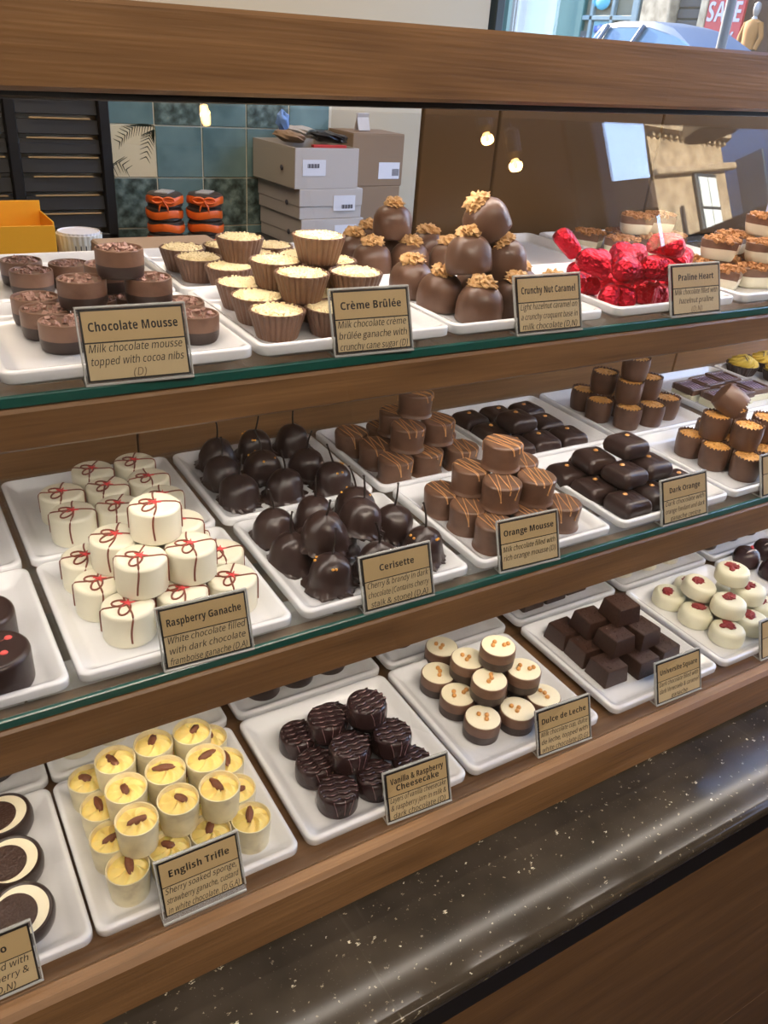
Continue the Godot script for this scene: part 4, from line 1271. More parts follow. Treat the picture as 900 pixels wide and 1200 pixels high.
func caramel_cups() -> void:
	var ps := []
	for k in 3:
		var p := proto("caramel_cup")
		var mb := MB.new()
		var rings := []
		for q in [[0.0108, 0.0, 0], [0.0118, 0.0008, 0], [0.0130, 0.008, 0], [0.0133, 0.014, 0], [0.0130, 0.0205, 0], [0.0130, 0.0218, 1], [0.0120, 0.0216, 1], [0.0118, 0.0198, 0], [0.0116, 0.0188, 0]]:
			var ring := PackedVector3Array()
			for i in 96:
				var w := -TAU * i / 96
				var jag: float = q[2] * (0.00065 * (1.0 if (i / 2) % 2 else -0.8) + 0.0005 * sin(i * 2.7 + k))
				ring.append(Vector3(q[0] * cos(w), q[1] + jag, q[0] * sin(w)))
			rings.append(ring)
		mb.loft(rings)
		put("cup", mb.mesh(45), M.milk_dark, p)
		put("caramel", lathe(MB.new(), [Vector2(0.0118, 0.0195), Vector2(0.0116, 0.0203), Vector2(0.006, 0.0208)], 28).mesh(60), M.orange_fill, p)
		put("sugar_crumbs", crumbs(50, 0.0105, 0.0207, 0.0011, 0.0004), M.orange_fill, p).set_meta("kind", "stuff")
		ps.append(p)
	var d := "milk chocolate cup with a jagged rim and caramel"
	pile(ps, "caramel_cup", d, "chocolate", "front pile", "caramel filled cups", FM, 0.0218, [[0.6133, -0.1292, 0], [0.6124, -0.1010, 0], [0.6212, -0.0741, 0], [0.6230, -0.1158, 1], [0.6309, -0.0882, 1], [0.6644, -0.0939, 1], [0.6500, -0.0800, 0], [0.6410, -0.1080, 0], [0.6700, -0.1040, 0], [0.6520, -0.1400, 0], [0.6510, -0.1215, 1], [0.6330, -0.1180, 2]], 3.0, {11: [Basis(Vector3(0.61, 0, -0.51).normalized(), 2.15), Vector3(-0.006, 0.0175, -0.004)]})
	pile(ps, "caramel_cup", d, "chocolate", "back tray", "caramel filled cups", FM, 0.0218, [[0.6180, -0.2150, 2], [0.6081, -0.2420, 1], [0.6126, -0.2120, 1], [0.6419, -0.2144, 1], [0.5983, -0.2554, 0], [0.5920, -0.2266, 0], [0.6061, -0.2013, 0], [0.6352, -0.1984, 0], [0.6655, -0.2057, 0], [0.6220, -0.2330, 0], [0.6520, -0.2350, 0]], 3.0)

func lilac_and_yellow() -> void:
	var ps := []
	for k in 2:
		var p := proto("lilac_square")
		put("white_base", boxmesh(Vector3(0.0285, 0.0075, 0.0285), 0.0008, Vector3(0, 0.00375, 0)), M.white_green, p)
		var mb := MB.new()
		for s in [-1, 1]:
			mb.box(Vector3(0, 0.0110, s * 0.0125), Vector3(0.0290, 0.0070, 0.0040), 0.001)
			mb.box(Vector3(s * 0.0125, 0.0110, 0), Vector3(0.0040, 0.0070, 0.0210), 0.001)
		put("chocolate_frame", mb.mesh(20), M.milk, p)
		put("lilac_filling", boxmesh(Vector3(0.0212, 0.006, 0.0212), 0.0005, Vector3(0, 0.0106, 0)), M.lilac_fill, p)
		mb = MB.new()
		for i in 5:
			mb.tube([Vector3(-0.009 + 0.004 * i, 0.0137, -0.0095), Vector3(-0.006 + 0.004 * i, 0.0138, 0.0), Vector3(-0.010 + 0.0045 * i, 0.0137, 0.0095)], 0.0004, 5)
		put("drizzle", mb.mesh(60), M.dark, p)
		ps.append(p)
	pile(ps, "lilac_square", "framed chocolate square with lilac filling", "chocolate", "right back tray", "lilac squares", FM, 0.0148, [[0.7400, -0.2368, 0], [0.7710, -0.2420, 0], [0.8030, -0.2455, 0], [0.7480, -0.2046, 0], [0.7800, -0.2087, 0], [0.8120, -0.2124, 0]], 0.08)
	ps = []
	for k in 2:
		var p := proto("yellow_piped_cup")
		put("fluted_cup", fluted(0.0150, 0.0190, 0.0120, 0.0012, 30, 0.0010, 120), M.dark_base, p)
		var mb := MB.new()
		swirl(mb, 0.0165, 0.0115, 0.012, 8)
		put("piped_cream", mb.mesh(60), M.piped_yellow, p)
		mb = MB.new()
		for i in 4:
			mb.tube([Vector3(-0.008 + 0.004 * i, 0.0185, -0.006), Vector3(-0.005 + 0.004 * i, 0.0225, 0.002), Vector3(-0.009 + 0.005 * i, 0.0190, 0.008)], 0.0006, 5)
		put("drizzle", mb.mesh(60), M.dark, p)
		ps.append(p)
	pile(ps, "yellow_piped_cup", "dark fluted cup piped with yellow cream", "chocolate", "far right tray", "yellow piped cups", FM, 0.0148, [[0.8730, -0.2720, 0], [0.9140, -0.2720, 0], [0.8950, -0.2370, 0]], 0.5)

func swirl(mb: MB, r: float, y: float, h: float, lobes: int) -> void:
	# piped cream: a star-section spiral that narrows upwards
	var rings := []
	for k in 13:
		var f := k / 12.0
		var ring := PackedVector3Array()
		var rr := r * (1.0 - pow(f, 1.8)) + 0.0004
		for i in lobes * 8:
			var w := -TAU * i / (lobes * 8)
			var g := 1.0 + 0.10 * cos((w + f * 1.9) * lobes)
			ring.append(Vector3(rr * g * cos(w), y + h * f + 0.0008 * cos((w + f * 1.9) * lobes) * (1.0 - f), rr * g * sin(w)))
		rings.append(ring)
	mb.loft(rings)

func trifles() -> void:
	var ps := []
	for k in 5:
		var p := proto("trifle_cup")
		var wall := lathe(MB.new(), [Vector2(0.0104, 0), Vector2(0.0112, 0.0006), Vector2(0.0119, 0.009), Vector2(0.0126, 0.0208), Vector2(0.0124, 0.0216), Vector2(0.0119, 0.0216), Vector2(0.0116, 0.0205), Vector2(0.0114, 0.0170), Vector2(0.010, 0.0168)], 36)
		put("white_cup", wall.mesh(45), M.cream_wall, p)
		var mb := MB.new()
		# custard: ridged rosette
		var rings := []
		for q in 10:
			var f := q / 9.0
			var rr := 0.0117 * (1.0 - f) + 0.0005
			var ring := PackedVector3Array()
			for i in 48:
				var w := -TAU * i / 48
				var rid := cos(7.0 * w + 6.5 * f + k)
				ring.append(Vector3(rr * cos(w), 0.0175 + 0.0042 * sin(minf(1.0, f * 1.15) * PI * 0.55) + 0.0011 * rid * 1.5 * sin(PI * clampf(f * 1.02, 0, 1)), rr * sin(w)))
			rings.append(ring)
		mb.loft(rings)
		put("custard_swirl", mb.mesh(60), M.custard, p)
		mb = MB.new()
		var nz := noise(0.02, 3, 160 + k)
		var l := [0.0066, 0.0042, 0.0058, 0.0048, 0.0070][k] as float
		mb.ball(Vector3(0.0015, 0.0222, -0.001), Vector3(l, 0.0019, 0.0026), 14, 7, Basis(Vector3.UP, k * 1.1), nz, 0.35)
		put("pecan_piece", mb.mesh(60), M.pecan, p)
		ps.append(p)
	var d := "white chocolate cup of yellow custard with pecan"
	pile(ps, "trifle_cup", d, "chocolate", "its pile", "yellow trifle cups", FB, 0.0222, [[0.1195, -0.0880, 1], [0.0940, -0.0890, 1], [0.1193, -0.0617, 1], [0.0688, -0.0859, 1], [0.0938, -0.0635, 1], [0.0685, -0.0603, 1], [0.0933, -0.0380, 1], [0.1187, -0.0362, 1], [0.0675, -0.0347, 1], [0.0536, -0.0996, 0], [0.0551, -0.0740, 0], [0.0544, -0.0484, 0], [0.0573, -0.0229, 0], [0.0827, -0.0248, 0], [0.1083, -0.0250, 0], [0.1338, -0.0233, 0], [0.1345, -0.0489, 0], [0.1368, -0.0744, 0], [0.1348, -0.0998, 0], [0.0808, -0.0504, 0], [0.1080, -0.0506, 0], [0.0810, -0.0760, 0], [0.1095, -0.0762, 0], [0.0800, -0.1020, 0], [0.1070, -0.1020, 0]], 3.0)

func plum() -> void:
	var r := 0.0139
	var h := 0.0165
	var ps := []
	for k in 2:
		var p := proto("ridged_plum_chocolate")
		put("body", drum(r, h - 0.001, 0.003, 44, 0.0003).mesh(60), M.dark_plum, p)
		var mb := MB.new()
		var pk := MB.new()
		# scalloped ridges pulled across the top
		for i in 5:
			var z := -0.0092 + 0.0046 * i
			var half := sqrt(maxf(0.0, 0.0124 * 0.0124 - z * z))
			var pts := []
			var line := []
			for j in 21:
				var x := lerpf(-half, half, j / 20.0)
				var sc := absf(sin(x / 0.0042 * PI / 2.0 + 0.4))
				pts.append(Vector3(x, h - 0.0012 + 0.0008 * sc, z + 0.0016 * sc))
				line.append(Vector3(x, h - 0.0003 + 0.0008 * sc, z + 0.0030 * sc - 0.0006))
			mb.tube(pts, 0.0013, 7)
			pk.tube(line, 0.00026, 4)
		for s in [-0.006, 0.0015, 0.008]:
			var down := []
			for j in 9:
				down.append(over(Vector2(s, 0.0115 + 0.012 * j / 8.0), r, h - 0.001, 0.003))
			pk.tube(down, 0.00024, 4)
		put("ridges", mb.mesh(60), M.dark_plum, p)
		put("pink_lines", pk.mesh(60), M.icing_pink, p)
		ps.append(p)
	var d := "round plum dark chocolate with scalloped ridges"
	pile(ps, "ridged_plum_chocolate", d, "chocolate", "its pile", "ridged plum chocolates", FB, h, [[0.2349, -0.0573, 2], [0.2116, -0.0717, 1], [0.2127, -0.0405, 1], [0.2458, -0.0386, 1], [0.1952, -0.0822, 0], [0.1939, -0.0527, 0], [0.1961, -0.0240, 0], [0.2254, -0.0243, 0], [0.2545, -0.0239, 0], [0.2250, -0.0560, 0], [0.2540, -0.0550, 0], [0.2440, -0.0690, 1], [0.2260, -0.0880, 0]], 0.25)

func dulce() -> void:
	var ps := []
	for k in 4:
		var p := proto("three_layer_cup")
		put("dark_layer", lathe(MB.new(), [Vector2(0.0126, 0), Vector2(0.0135, 0.0007), Vector2(0.0138, 0.004), Vector2(0.0139, 0.0078)], 40).mesh(), M.dark_base, p)
		put("milk_layer", lathe(MB.new(), [Vector2(0.0139, 0.0078), Vector2(0.0139, 0.0148), Vector2(0.0137, 0.0156), Vector2(0.0133, 0.0159), Vector2(0.009, 0.0159)], 40).mesh(), M.milk_pale, p)
		put("cream_layer", lathe(MB.new(), [Vector2(0.0131, 0.0156), Vector2(0.0130, 0.0163), Vector2(0.0124, 0.0166), Vector2(0.008, 0.0167)], 40).mesh(50), M.cream_top, p)
		for q in [[[-0.004, -0.003], [0.0002, 0.0005], [-0.0030, 0.0030]], [[-0.003, -0.002], [0.003, -0.001], [0.002, 0.0034]], [[-0.005, -0.001], [-0.001, -0.0036], [0.003, 0.003], [0.0068, 0.0032]], [[0.001, -0.004], [0.0012, 0.0], [-0.0012, 0.0042]]][k]:
			var mb := MB.new()
			mb.ball(Vector3(q[0], 0.0178, q[1]), Vector3(0.0018, 0.0017, 0.0018), 12, 7)
			put("crisp_ball", mb.mesh(60), M.dot_caramel, p)
		ps.append(p)
	var d := "three layer cup with crisp balls on top"
	pile(ps, "three_layer_cup", d, "chocolate", "its pile", "three layer caramel cups", FB, 0.0167, [[0.3566, -0.0646, 2], [0.3407, -0.0788, 1], [0.3404, -0.0508, 1], [0.3722, -0.0486, 1], [0.3438, -0.1171, 0], [0.3221, -0.0904, 0], [0.3217, -0.0627, 0], [0.3236, -0.0335, 0], [0.3534, -0.0289, 0], [0.3816, -0.0320, 0], [0.3500, -0.0590, 0], [0.3800, -0.0600, 0], [0.3690, -0.0765, 1], [0.3520, -0.0880, 0]], 0.6)

func squares() -> void:
	var ps := []
	for k in 2:
		var p := proto("dark_square")
		var mb := MB.new()
		mb.loft([rrect(0.0240, 0.0240, 0.001, 0.0, 2), rrect(0.0254, 0.0254, 0.001, 0.0006, 2), rrect(0.0254, 0.0254, 0.001, 0.0016, 2), rrect(0.0222, 0.0222, 0.001, 0.0154, 2), rrect(0.0214, 0.0214, 0.001, 0.0160, 2)])
		put("body", mb.mesh(25), M.ganache, p)
		mb = MB.new()
		mb.loft([rrect(0.0208, 0.0208, 0.001, 0.0159, 2), rrect(0.0204, 0.0204, 0.001, 0.0162, 2)])
		put("glossy_top", mb.mesh(25), M.ganache, p)
		put("cocoa_dust", crumbs(60, 0.0098, 0.0161, 0.0007), M.ganache, p).set_meta("kind", "stuff")
		ps.append(p)
	pile(ps, "dark_square", "tapered dark chocolate square with a flat top", "chocolate", "its pile", "dark square chocolates", FB, 0.0163, [[0.4929, -0.0669, 2], [0.4746, -0.0799, 1], [0.4762, -0.0520, 1], [0.5040, -0.0490, 1], [0.4605, -0.0930, 0], [0.4605, -0.0664, 0], [0.4596, -0.0393, 0], [0.4926, -0.0353, 0], [0.5217, -0.0380, 0], [0.4880, -0.0630, 0], [0.5170, -0.0650, 0], [0.4890, -0.0900, 0], [0.5040, -0.0770, 1]], 0.08)

func berries() -> void:
	var ps := []
	for k in 4:
		var p := proto("berry_topped_chocolate")
		put("body", drum(0.0154, 0.0140, 0.0045, 40, 0.0004).mesh(60), M.white_green, p)
		var mb := MB.new()
		var nz := noise(0.03, 3, 180 + k)
		mb.ball(Vector3(0.002 * (k - 1.5), 0.0146, -0.002), Vector3(0.0066, 0.0022, 0.0048), 26, 12, Basis(Vector3.UP, k * 0.9), nz, 0.55)
		if k == 2:
			mb.ball(Vector3(-0.006, 0.0148, -0.001), Vector3(0.0032, 0.0018, 0.0028), 12, 7, Basis(), nz, 0.4)
		put("dried_raspberry", mb.mesh(60), M.berry_red, p)
		ps.append(p)
	pile(ps, "berry_topped_chocolate", "round white chocolate topped with dried raspberry", "chocolate", "its pile", "white berry topped chocolates", FB, 0.0158, [[0.6380, -0.0640, 2], [0.6096, -0.0765, 1], [0.6133, -0.0435, 1], [0.6500, -0.0500, 1], [0.5945, -0.0926, 0], [0.5946, -0.0605, 0], [0.5986, -0.0280, 0], [0.6330, -0.0293, 0], [0.6650, -0.0400, 0], [0.6290, -0.0620, 0], [0.6260, -0.0950, 0], [0.6610, -0.0730, 0]], 0.5, {1: [Basis(Vector3(0.8, 0, -0.6).normalized(), 0.16), Vector3(0, 0.0012, 0)]})

func others() -> void:
	# dark domed chocolates with a pink streak, right end of the bottom shelf
	var ps := []
	for k in 2:
		var p := proto("pink_streaked_chocolate")
		put("body", lathe(MB.new(), [Vector2(0.0125, 0), Vector2(0.0140, 0.001), Vector2(0.0143, 0.006), Vector2(0.0135, 0.0115), Vector2(0.0112, 0.0155), Vector2(0.0075, 0.0178), Vector2(0.003, 0.0186)], 36).mesh(60), M.dark_plum, p)
		var mb := MB.new()
		var pts := []
		for i in 13:
			var a := lerpf(0.2, PI - 0.2, i / 12.0)
			pts.append(Vector3(0.0125 * cos(a), 0.0062 + 0.0127 * sin(a) * 0.98, 0.004))
		mb.tube(pts, 0.0010, 6)
		put("white_streak", mb.mesh(60), M.icing_white, p)
		mb = MB.new()
		mb.box(Vector3(0.005, 0.0185, -0.001), Vector3(0.003, 0.004, 0.002), 0.0005, Basis(Vector3(0, 0, 1), 0.4))
		mb.box(Vector3(0.003, 0.0190, 0.0012), Vector3(0.0025, 0.003, 0.002), 0.0005, Basis(Vector3(1, 0, 0), 0.5))
		put("pink_chips", mb.mesh(20), M.icing_red, p)
		ps.append(p)
	pile(ps, "pink_streaked_chocolate", "domed dark chocolate with white streak and pink chips", "chocolate", "right end tray", "pink streaked chocolates", FB, 0.018, [[0.7302, -0.1083, 0], [0.7647, -0.1090, 0], [0.7352, -0.0783, 0]], 0.4)
	# dark drums with red dots, left end of the middle shelf
	ps = []
	for k in 2:
		var p := proto("red_dotted_chocolate")
		put("body", drum(0.0185, 0.0215, 0.003, 44).mesh(60), M.dark, p)
		for q in [[0.009, -0.006], [0.005, 0.006], [-0.006, 0.001]]:
			var mb := MB.new()
			mb.ball(Vector3(q[0], 0.0219, q[1]), Vector3(0.0021, 0.0011, 0.0017), 10, 5)
			put("red_dot", mb.mesh(60), M.dot_red, p)
			mb = MB.new()
			mb.tube([Vector3(q[0], 0.0218, q[1]), Vector3(q[0] - 0.006, 0.0218, q[1] + 0.002), Vector3(q[0] - 0.011, 0.0217, q[1] + 0.002)], 0.0003, 5)
			put("icing_line", mb.mesh(60), M.icing_brown, p)
		ps.append(p)
	pile(ps, "red_dotted_chocolate", "large dark chocolate drum with red dots", "chocolate", "left tray", "red dotted chocolates", FM, 0.0217, [[0.0110, -0.1090, 0], [0.0125, -0.0715, 0]], 0.1)
	# dark shells with a cream ring and a patterned disc, left end of the bottom shelf
	var hex := noise(0.09, 1, 7, FastNoiseLite.TYPE_CELLULAR).get_seamless_image(128, 128)
	var disc: StandardMaterial3D = choc("patterned_disc", Color(0.26, 0.175, 0.14), 0.4)
	disc.heightmap_enabled = true
	disc.heightmap_texture = ImageTexture.create_from_image(hex)
	disc.heightmap_scale = 0.06
	disc.uv1_triplanar = true
	disc.uv1_scale = Vector3(60, 60, 60)
	var p := proto("cream_ringed_chocolate")
	put("shell", lathe(MB.new(), [Vector2(0.0120, 0), Vector2(0.0150, 0.0015), Vector2(0.0172, 0.006), Vector2(0.0176, 0.011), Vector2(0.0168, 0.0152), Vector2(0.0160, 0.0160), Vector2(0.0150, 0.0158), Vector2(0.0140, 0.0150), Vector2(0.01, 0.0148)], 44).mesh(50), M.dark, p)
	put("cream_filling", lathe(MB.new(), [Vector2(0.0146, 0.0148), Vector2(0.0144, 0.0155), Vector2(0.01, 0.0156)], 40).mesh(50), M.cream_top, p)
	put("patterned_disc", lathe(MB.new(), [Vector2(0.0112, 0.0150), Vector2(0.0116, 0.0160), Vector2(0.0112, 0.0166), Vector2(0.008, 0.0167)], 40).mesh(50), M.patterned_disc, p, pos(-0.0032, 0, 0.0008))
	pile([p], "cream_ringed_chocolate", "dark shell with cream ring and patterned disc", "chocolate", "bottom left tray", "cream ringed chocolates", FB, 0.016, [[0.0020, -0.1004, 0], [0.0005, -0.0650, 0], [-0.0005, -0.0295, 0], [-0.0345, -0.0500, 0]], 0.1, {0: [Basis(Vector3(0, 0, 1), 0.06), Vector3()], 1: [Basis(Vector3(1, 0, 0), 0.10), Vector3()], 2: [Basis(Vector3(1, 0, 0), 0.22), Vector3(0, 0.0015, 0)]})
	# second rows that show only below the lower shelf rail
	p = proto("white_back_cup")
	put("cup", lathe(MB.new(), [Vector2(0.0104, 0), Vector2(0.0116, 0.0008), Vector2(0.0128, 0.02), Vector2(0.0120, 0.0208), Vector2(0.008, 0.0208)], 32).mesh(50), M.white_ivory, p)
	pile([p], "white_back_cup", "white chocolate cup half hidden by the shelf rail", "chocolate", "left back tray", "half hidden white cups", FB, 0.02, [[0.0560, -0.1520, 0], [0.0812, -0.1540, 0], [0.1061, -0.1550, 0], [0.1315, -0.1580, 0]], 0.1)
	pile([p], "white_back_cup", "white chocolate cup half hidden by the shelf rail", "chocolate", "right back tray", "half hidden white cups", FB, 0.02, [[0.5917, -0.1530, 0], [0.6257, -0.1520, 0], [0.6570, -0.1510, 0]], 0.1)
	p = proto("dark_back_drum")
	put("body", drum(0.0140, 0.018, 0.003).mesh(60), M.dark_base, p)
	pile([p], "dark_back_drum", "dark round chocolate half hidden by the shelf rail", "chocolate", "behind plum chocolates", "half hidden dark drums", FB, 0.02, [[0.1967, -0.1505, 0], [0.2265, -0.1520, 0], [0.2574, -0.1545, 0]], 0.1)
	pile([p], "dark_back_drum", "dark round chocolate half hidden by the shelf rail", "chocolate", "right end back tray", "half hidden dark drums", FB, 0.02, [[0.7215, -0.1560, 0], [0.7602, -0.1580, 0], [0.7917, -0.1580, 0]], 0.1)
	pile([p], "dark_back_drum", "dark round chocolate half hidden by the shelf rail", "chocolate", "left end back tray", "half hidden dark drums", FB, 0.02, [[0.0030, -0.1560, 0]], 0.1)
	p = proto("layered_back_cup")
	put("dark_layer", lathe(MB.new(), [Vector2(0.0126, 0), Vector2(0.0138, 0.001), Vector2(0.0139, 0.006)], 36).mesh(), M.dark_base, p)
	put("milk_layer", lathe(MB.new(), [Vector2(0.0139, 0.006), Vector2(0.0139, 0.0158), Vector2(0.0130, 0.0166), Vector2(0.009, 0.0167)], 36).mesh(), M.milk_pale, p)
	pile([p], "layered_back_cup", "two tone round chocolate half hidden by the shelf rail", "chocolate", "back tray", "half hidden layered cups", FB, 0.02, [[0.3265, -0.1585, 0], [0.3600, -0.1608, 0], [0.3910, -0.1626, 0]], 0.1)
	p = proto("dark_back_square")
	put("body", boxmesh(Vector3(0.0254, 0.016, 0.0254), 0.0012, Vector3(0, 0.008, 0)), M.ganache, p)
	pile([p], "dark_back_square", "dark square chocolate half hidden by the shelf rail", "chocolate", "back tray", "half hidden dark squares", FB, 0.02, [[0.4654, -0.1525, 0], [0.4938, -0.1535, 0], [0.5228, -0.1560, 0]], 0.03)

# ---------------------------------------------------------------- lettering and name cards
func text_mesh(s: String, bold: bool, italic: bool, h: float, most: float) -> ArrayMesh:
	# flat-extruded lettering, centred; h is the line height of the capitals, most the greatest width
	var f := SystemFont.new()
	f.font_names = PackedStringArray(["Droid Sans"])
	f.font_weight = 700 if bold else 400
	var tm := TextMesh.new()
	tm.text = s
	tm.font = f
	tm.font_size = 32
	tm.pixel_size = h / 23.0
	tm.depth = h * 0.03
	tm.curve_step = 2.0
	var ar := tm.get_mesh_arrays()
	var P: PackedVector3Array = ar[Mesh.ARRAY_VERTEX]
	var lo := INF
	var hi := -INF
	for p in P:
		lo = minf(lo, p.x)
		hi = maxf(hi, p.x)
	var k := minf(1.0, most / maxf(0.0001, hi - lo))
	for i in P.size():
		P[i] = Vector3((P[i].x - (lo + hi) / 2) * k + (0.20 * P[i].y if italic else 0.0), P[i].y, P[i].z)
	ar[Mesh.ARRAY_VERTEX] = P
	var am := ArrayMesh.new()
	am.add_surface_from_arrays(Mesh.PRIMITIVE_TRIANGLES, ar)
	return am

func name_card(label: String, at: Vector3, yaw: float, title: Array, lines: Array, w := 0.0495, faint := 0, tint := "card_gold") -> void:
	var lift := 0.0060 if title[0] == "English Trifle" else 0.0016   # the card sits a little above the stand's foot
	var h := 0.0340
	var t := thing("name_card", label, "name card", at, yaw, "")
	var lean := Transform3D(Basis(Vector3.RIGHT, deg_to_rad(-20)), Vector3(0, lift, 0))
	var pl := put("acrylic_plate", boxmesh(Vector3(w + 0.003, h + 0.002 + lift, 0.0012), 0.0002, Vector3(0, (h + 0.002 - lift) / 2, -0.0012)), M.acrylic, t, lean)
	var mb := MB.new()
	mb.box(Vector3(0, h + 0.0012, -0.0008), Vector3(w + 0.003, 0.0010, 0.0020), 0.0002)
	for s in [-1, 1]:
		mb.box(Vector3(s * (w / 2 + 0.0012), h / 2 + 0.0003, -0.0008), Vector3(0.0007, h + 0.0008, 0.0018), 0.0001)
	put("polished_edge", mb.mesh(20), M.acrylic_edge, pl)
	put("foot", boxmesh(Vector3(w + 0.003, 0.0012, 0.0100), 0.0002, Vector3(0, 0.0006, -0.0050)), M.acrylic, t)
	mb = MB.new()
	mb.box(Vector3(0, 0.0007, 0.0002), Vector3(w + 0.003, 0.0012, 0.0012), 0.0002)
	mb.box(Vector3(-w / 2 - 0.0012, 0.0007, -0.0050), Vector3(0.0008, 0.0012, 0.0100), 0.0002)
	put("foot_edge", mb.mesh(20), M.acrylic_edge, t)
	var card := put("card", boxmesh(Vector3(w, h, 0.0004), 0, Vector3(0, h / 2 + 0.0004, 0)), M.ink, t, lean)
	var split := 0.54 if title.size() == 1 else 0.50
	put("title_panel", boxmesh(Vector3(w - 0.0020, h * (1.0 - split) - 0.0013, 0.0003), 0, Vector3(0, h * (split + 1.0) / 2, 0.0003)), M[tint], card)
	put("text_panel", boxmesh(Vector3(w - 0.0020, h * split - 0.0013, 0.0003), 0, Vector3(0, h * split / 2 + 0.0006, 0.0003)), M.card_pale, card)
	for i in title.size():
		if title[i] == "":   # the photograph shows no readable writing on this card
			continue
		var y := h * (split + 1.0) / 2 - 0.0002 + (title.size() - 1) * 0.0026 - i * 0.0054
		put("title_lettering", text_mesh(title[i], true, false, 0.0042, w * 0.86), M.ink, card, pos(0, y, 0.00048))
	for i in lines.size():
		var y := h * split * (1.0 - (i + 0.5) / 3.0) + 0.0006 if lines.size() == 3 else h * split * (1.0 - (i + 0.7) / 3.0) + 0.0006
		var grey: bool = i == lines.size() - 1 and lines[i].begins_with("(")
		put("text_lettering", text_mesh(lines[i], false, true, 0.0036, w * 0.90), M.ink_grey if grey else M.ink, card, pos(0, y, 0.00048))

func name_cards() -> void:
	var ty := 0.2867
	var my := 0.1293
	var by := -0.0100
	name_card("gold Chocolate Mousse name card in an acrylic stand", Vector3(0.1006, ty, -0.0762), -0.062, ["Chocolate Mousse"], ["Milk chocolate mousse", "topped with cocoa nibs", "(D)"])
	name_card("gold Crème Brûlée name card in an acrylic stand", Vector3(0.2338, ty, -0.0762), -0.059, ["Crème Brûlée"], ["Milk chocolate crème", "brûlée ganache with", "crunchy cane sugar (D)"], 0.0475)
	name_card("Crunchy Nut Caramel name card in front of the walnut domes", Vector3(0.3653, ty, -0.0762), -0.039, ["Crunchy Nut Caramel"], ["Light hazelnut caramel on", "a crunchy croquant base in", "milk chocolate (D,N)"], 0.0510)
	name_card("pale Praline Heart name card in front of the foil hearts", Vector3(0.5054, ty, -0.0762), -0.014, ["Praline Heart"], ["Milk chocolate filled with", "hazelnut praline", "(D,N)"])
	name_card("name card stand at the right edge of the top shelf", Vector3(0.6480, ty, -0.0762), 0.0, [""], [])
	name_card("Raspberry Ganache name card in front of the ribboned white chocolates", Vector3(0.1190, my, -0.0443), -0.044, ["Raspberry Ganache"], ["White chocolate filled", "with dark chocolate", "framboise ganache (D,A)"])
	name_card("Cerisette name card in front of the stalked cherry chocolates", Vector3(0.2460, my, -0.0443), -0.023, ["Cerisette"], ["Cherry & brandy in dark", "chocolate (Contains cherry", "stalk & stone) (D,A)"])
	name_card("Orange Mousse name card in front of the orange striped chocolates", Vector3(0.3541, my, -0.0443), -0.060, ["Orange Mousse"], ["Milk chocolate filled with", "rich orange mousse (D)"])
	name_card("Dark Orange name card in front of the dotted dark chocolates", Vector3(0.5144, my, -0.0443), -0.013, ["Dark Orange"], ["Dark chocolate with", "orange fondant and dark", "ganache centre"])
	name_card("name card at the right edge in front of the caramel cups", Vector3(0.6360, my, -0.0443), 0.0, [""], [])
	name_card("English Trifle name card in front of the yellow trifle cups", Vector3(0.0933, by, 0.0052), -0.006, ["English Trifle"], ["Sherry soaked sponge,", "strawberry ganache, custard", "in white chocolate. (D,G,A)"], 0.0475)
	name_card("Vanilla & Raspberry Cheesecake name card by the ridged plum chocolates", Vector3(0.2442, by, 0.0052), -0.055, ["Vanilla & Raspberry", "Cheesecake"], ["Layers of vanilla cheesecake", "& raspberry jam in milk &", "dark chocolate (D)"], 0.0475)
	name_card("Dulce de Leche name card in front of the three layer cups", Vector3(0.3752, by, 0.0052), -0.056, ["Dulce de Leche"], ["Milk chocolate cup, dulce", "de leche, topped with", "white chocolate (D,G)"], 0.0485)
	name_card("Universite Square name card in front of the dark squares", Vector3(0.5008, by, 0.0052), -0.032, ["Universite Square"], ["Dark chocolate filled with", "dark Venezuela & caramel", "ganache"], 0.0495)
	name_card("name card ending in chio at the lower left corner", Vector3(-0.0235, by, 0.0052), 0.0, ["Pistachio"], ["Dark cup filled with", "pistachio, cherry &", "cream (D,N)"])
	name_card("name card at the right edge beside the white berry chocolates", Vector3(0.6330, by, 0.0052), 0.0, [""], [])

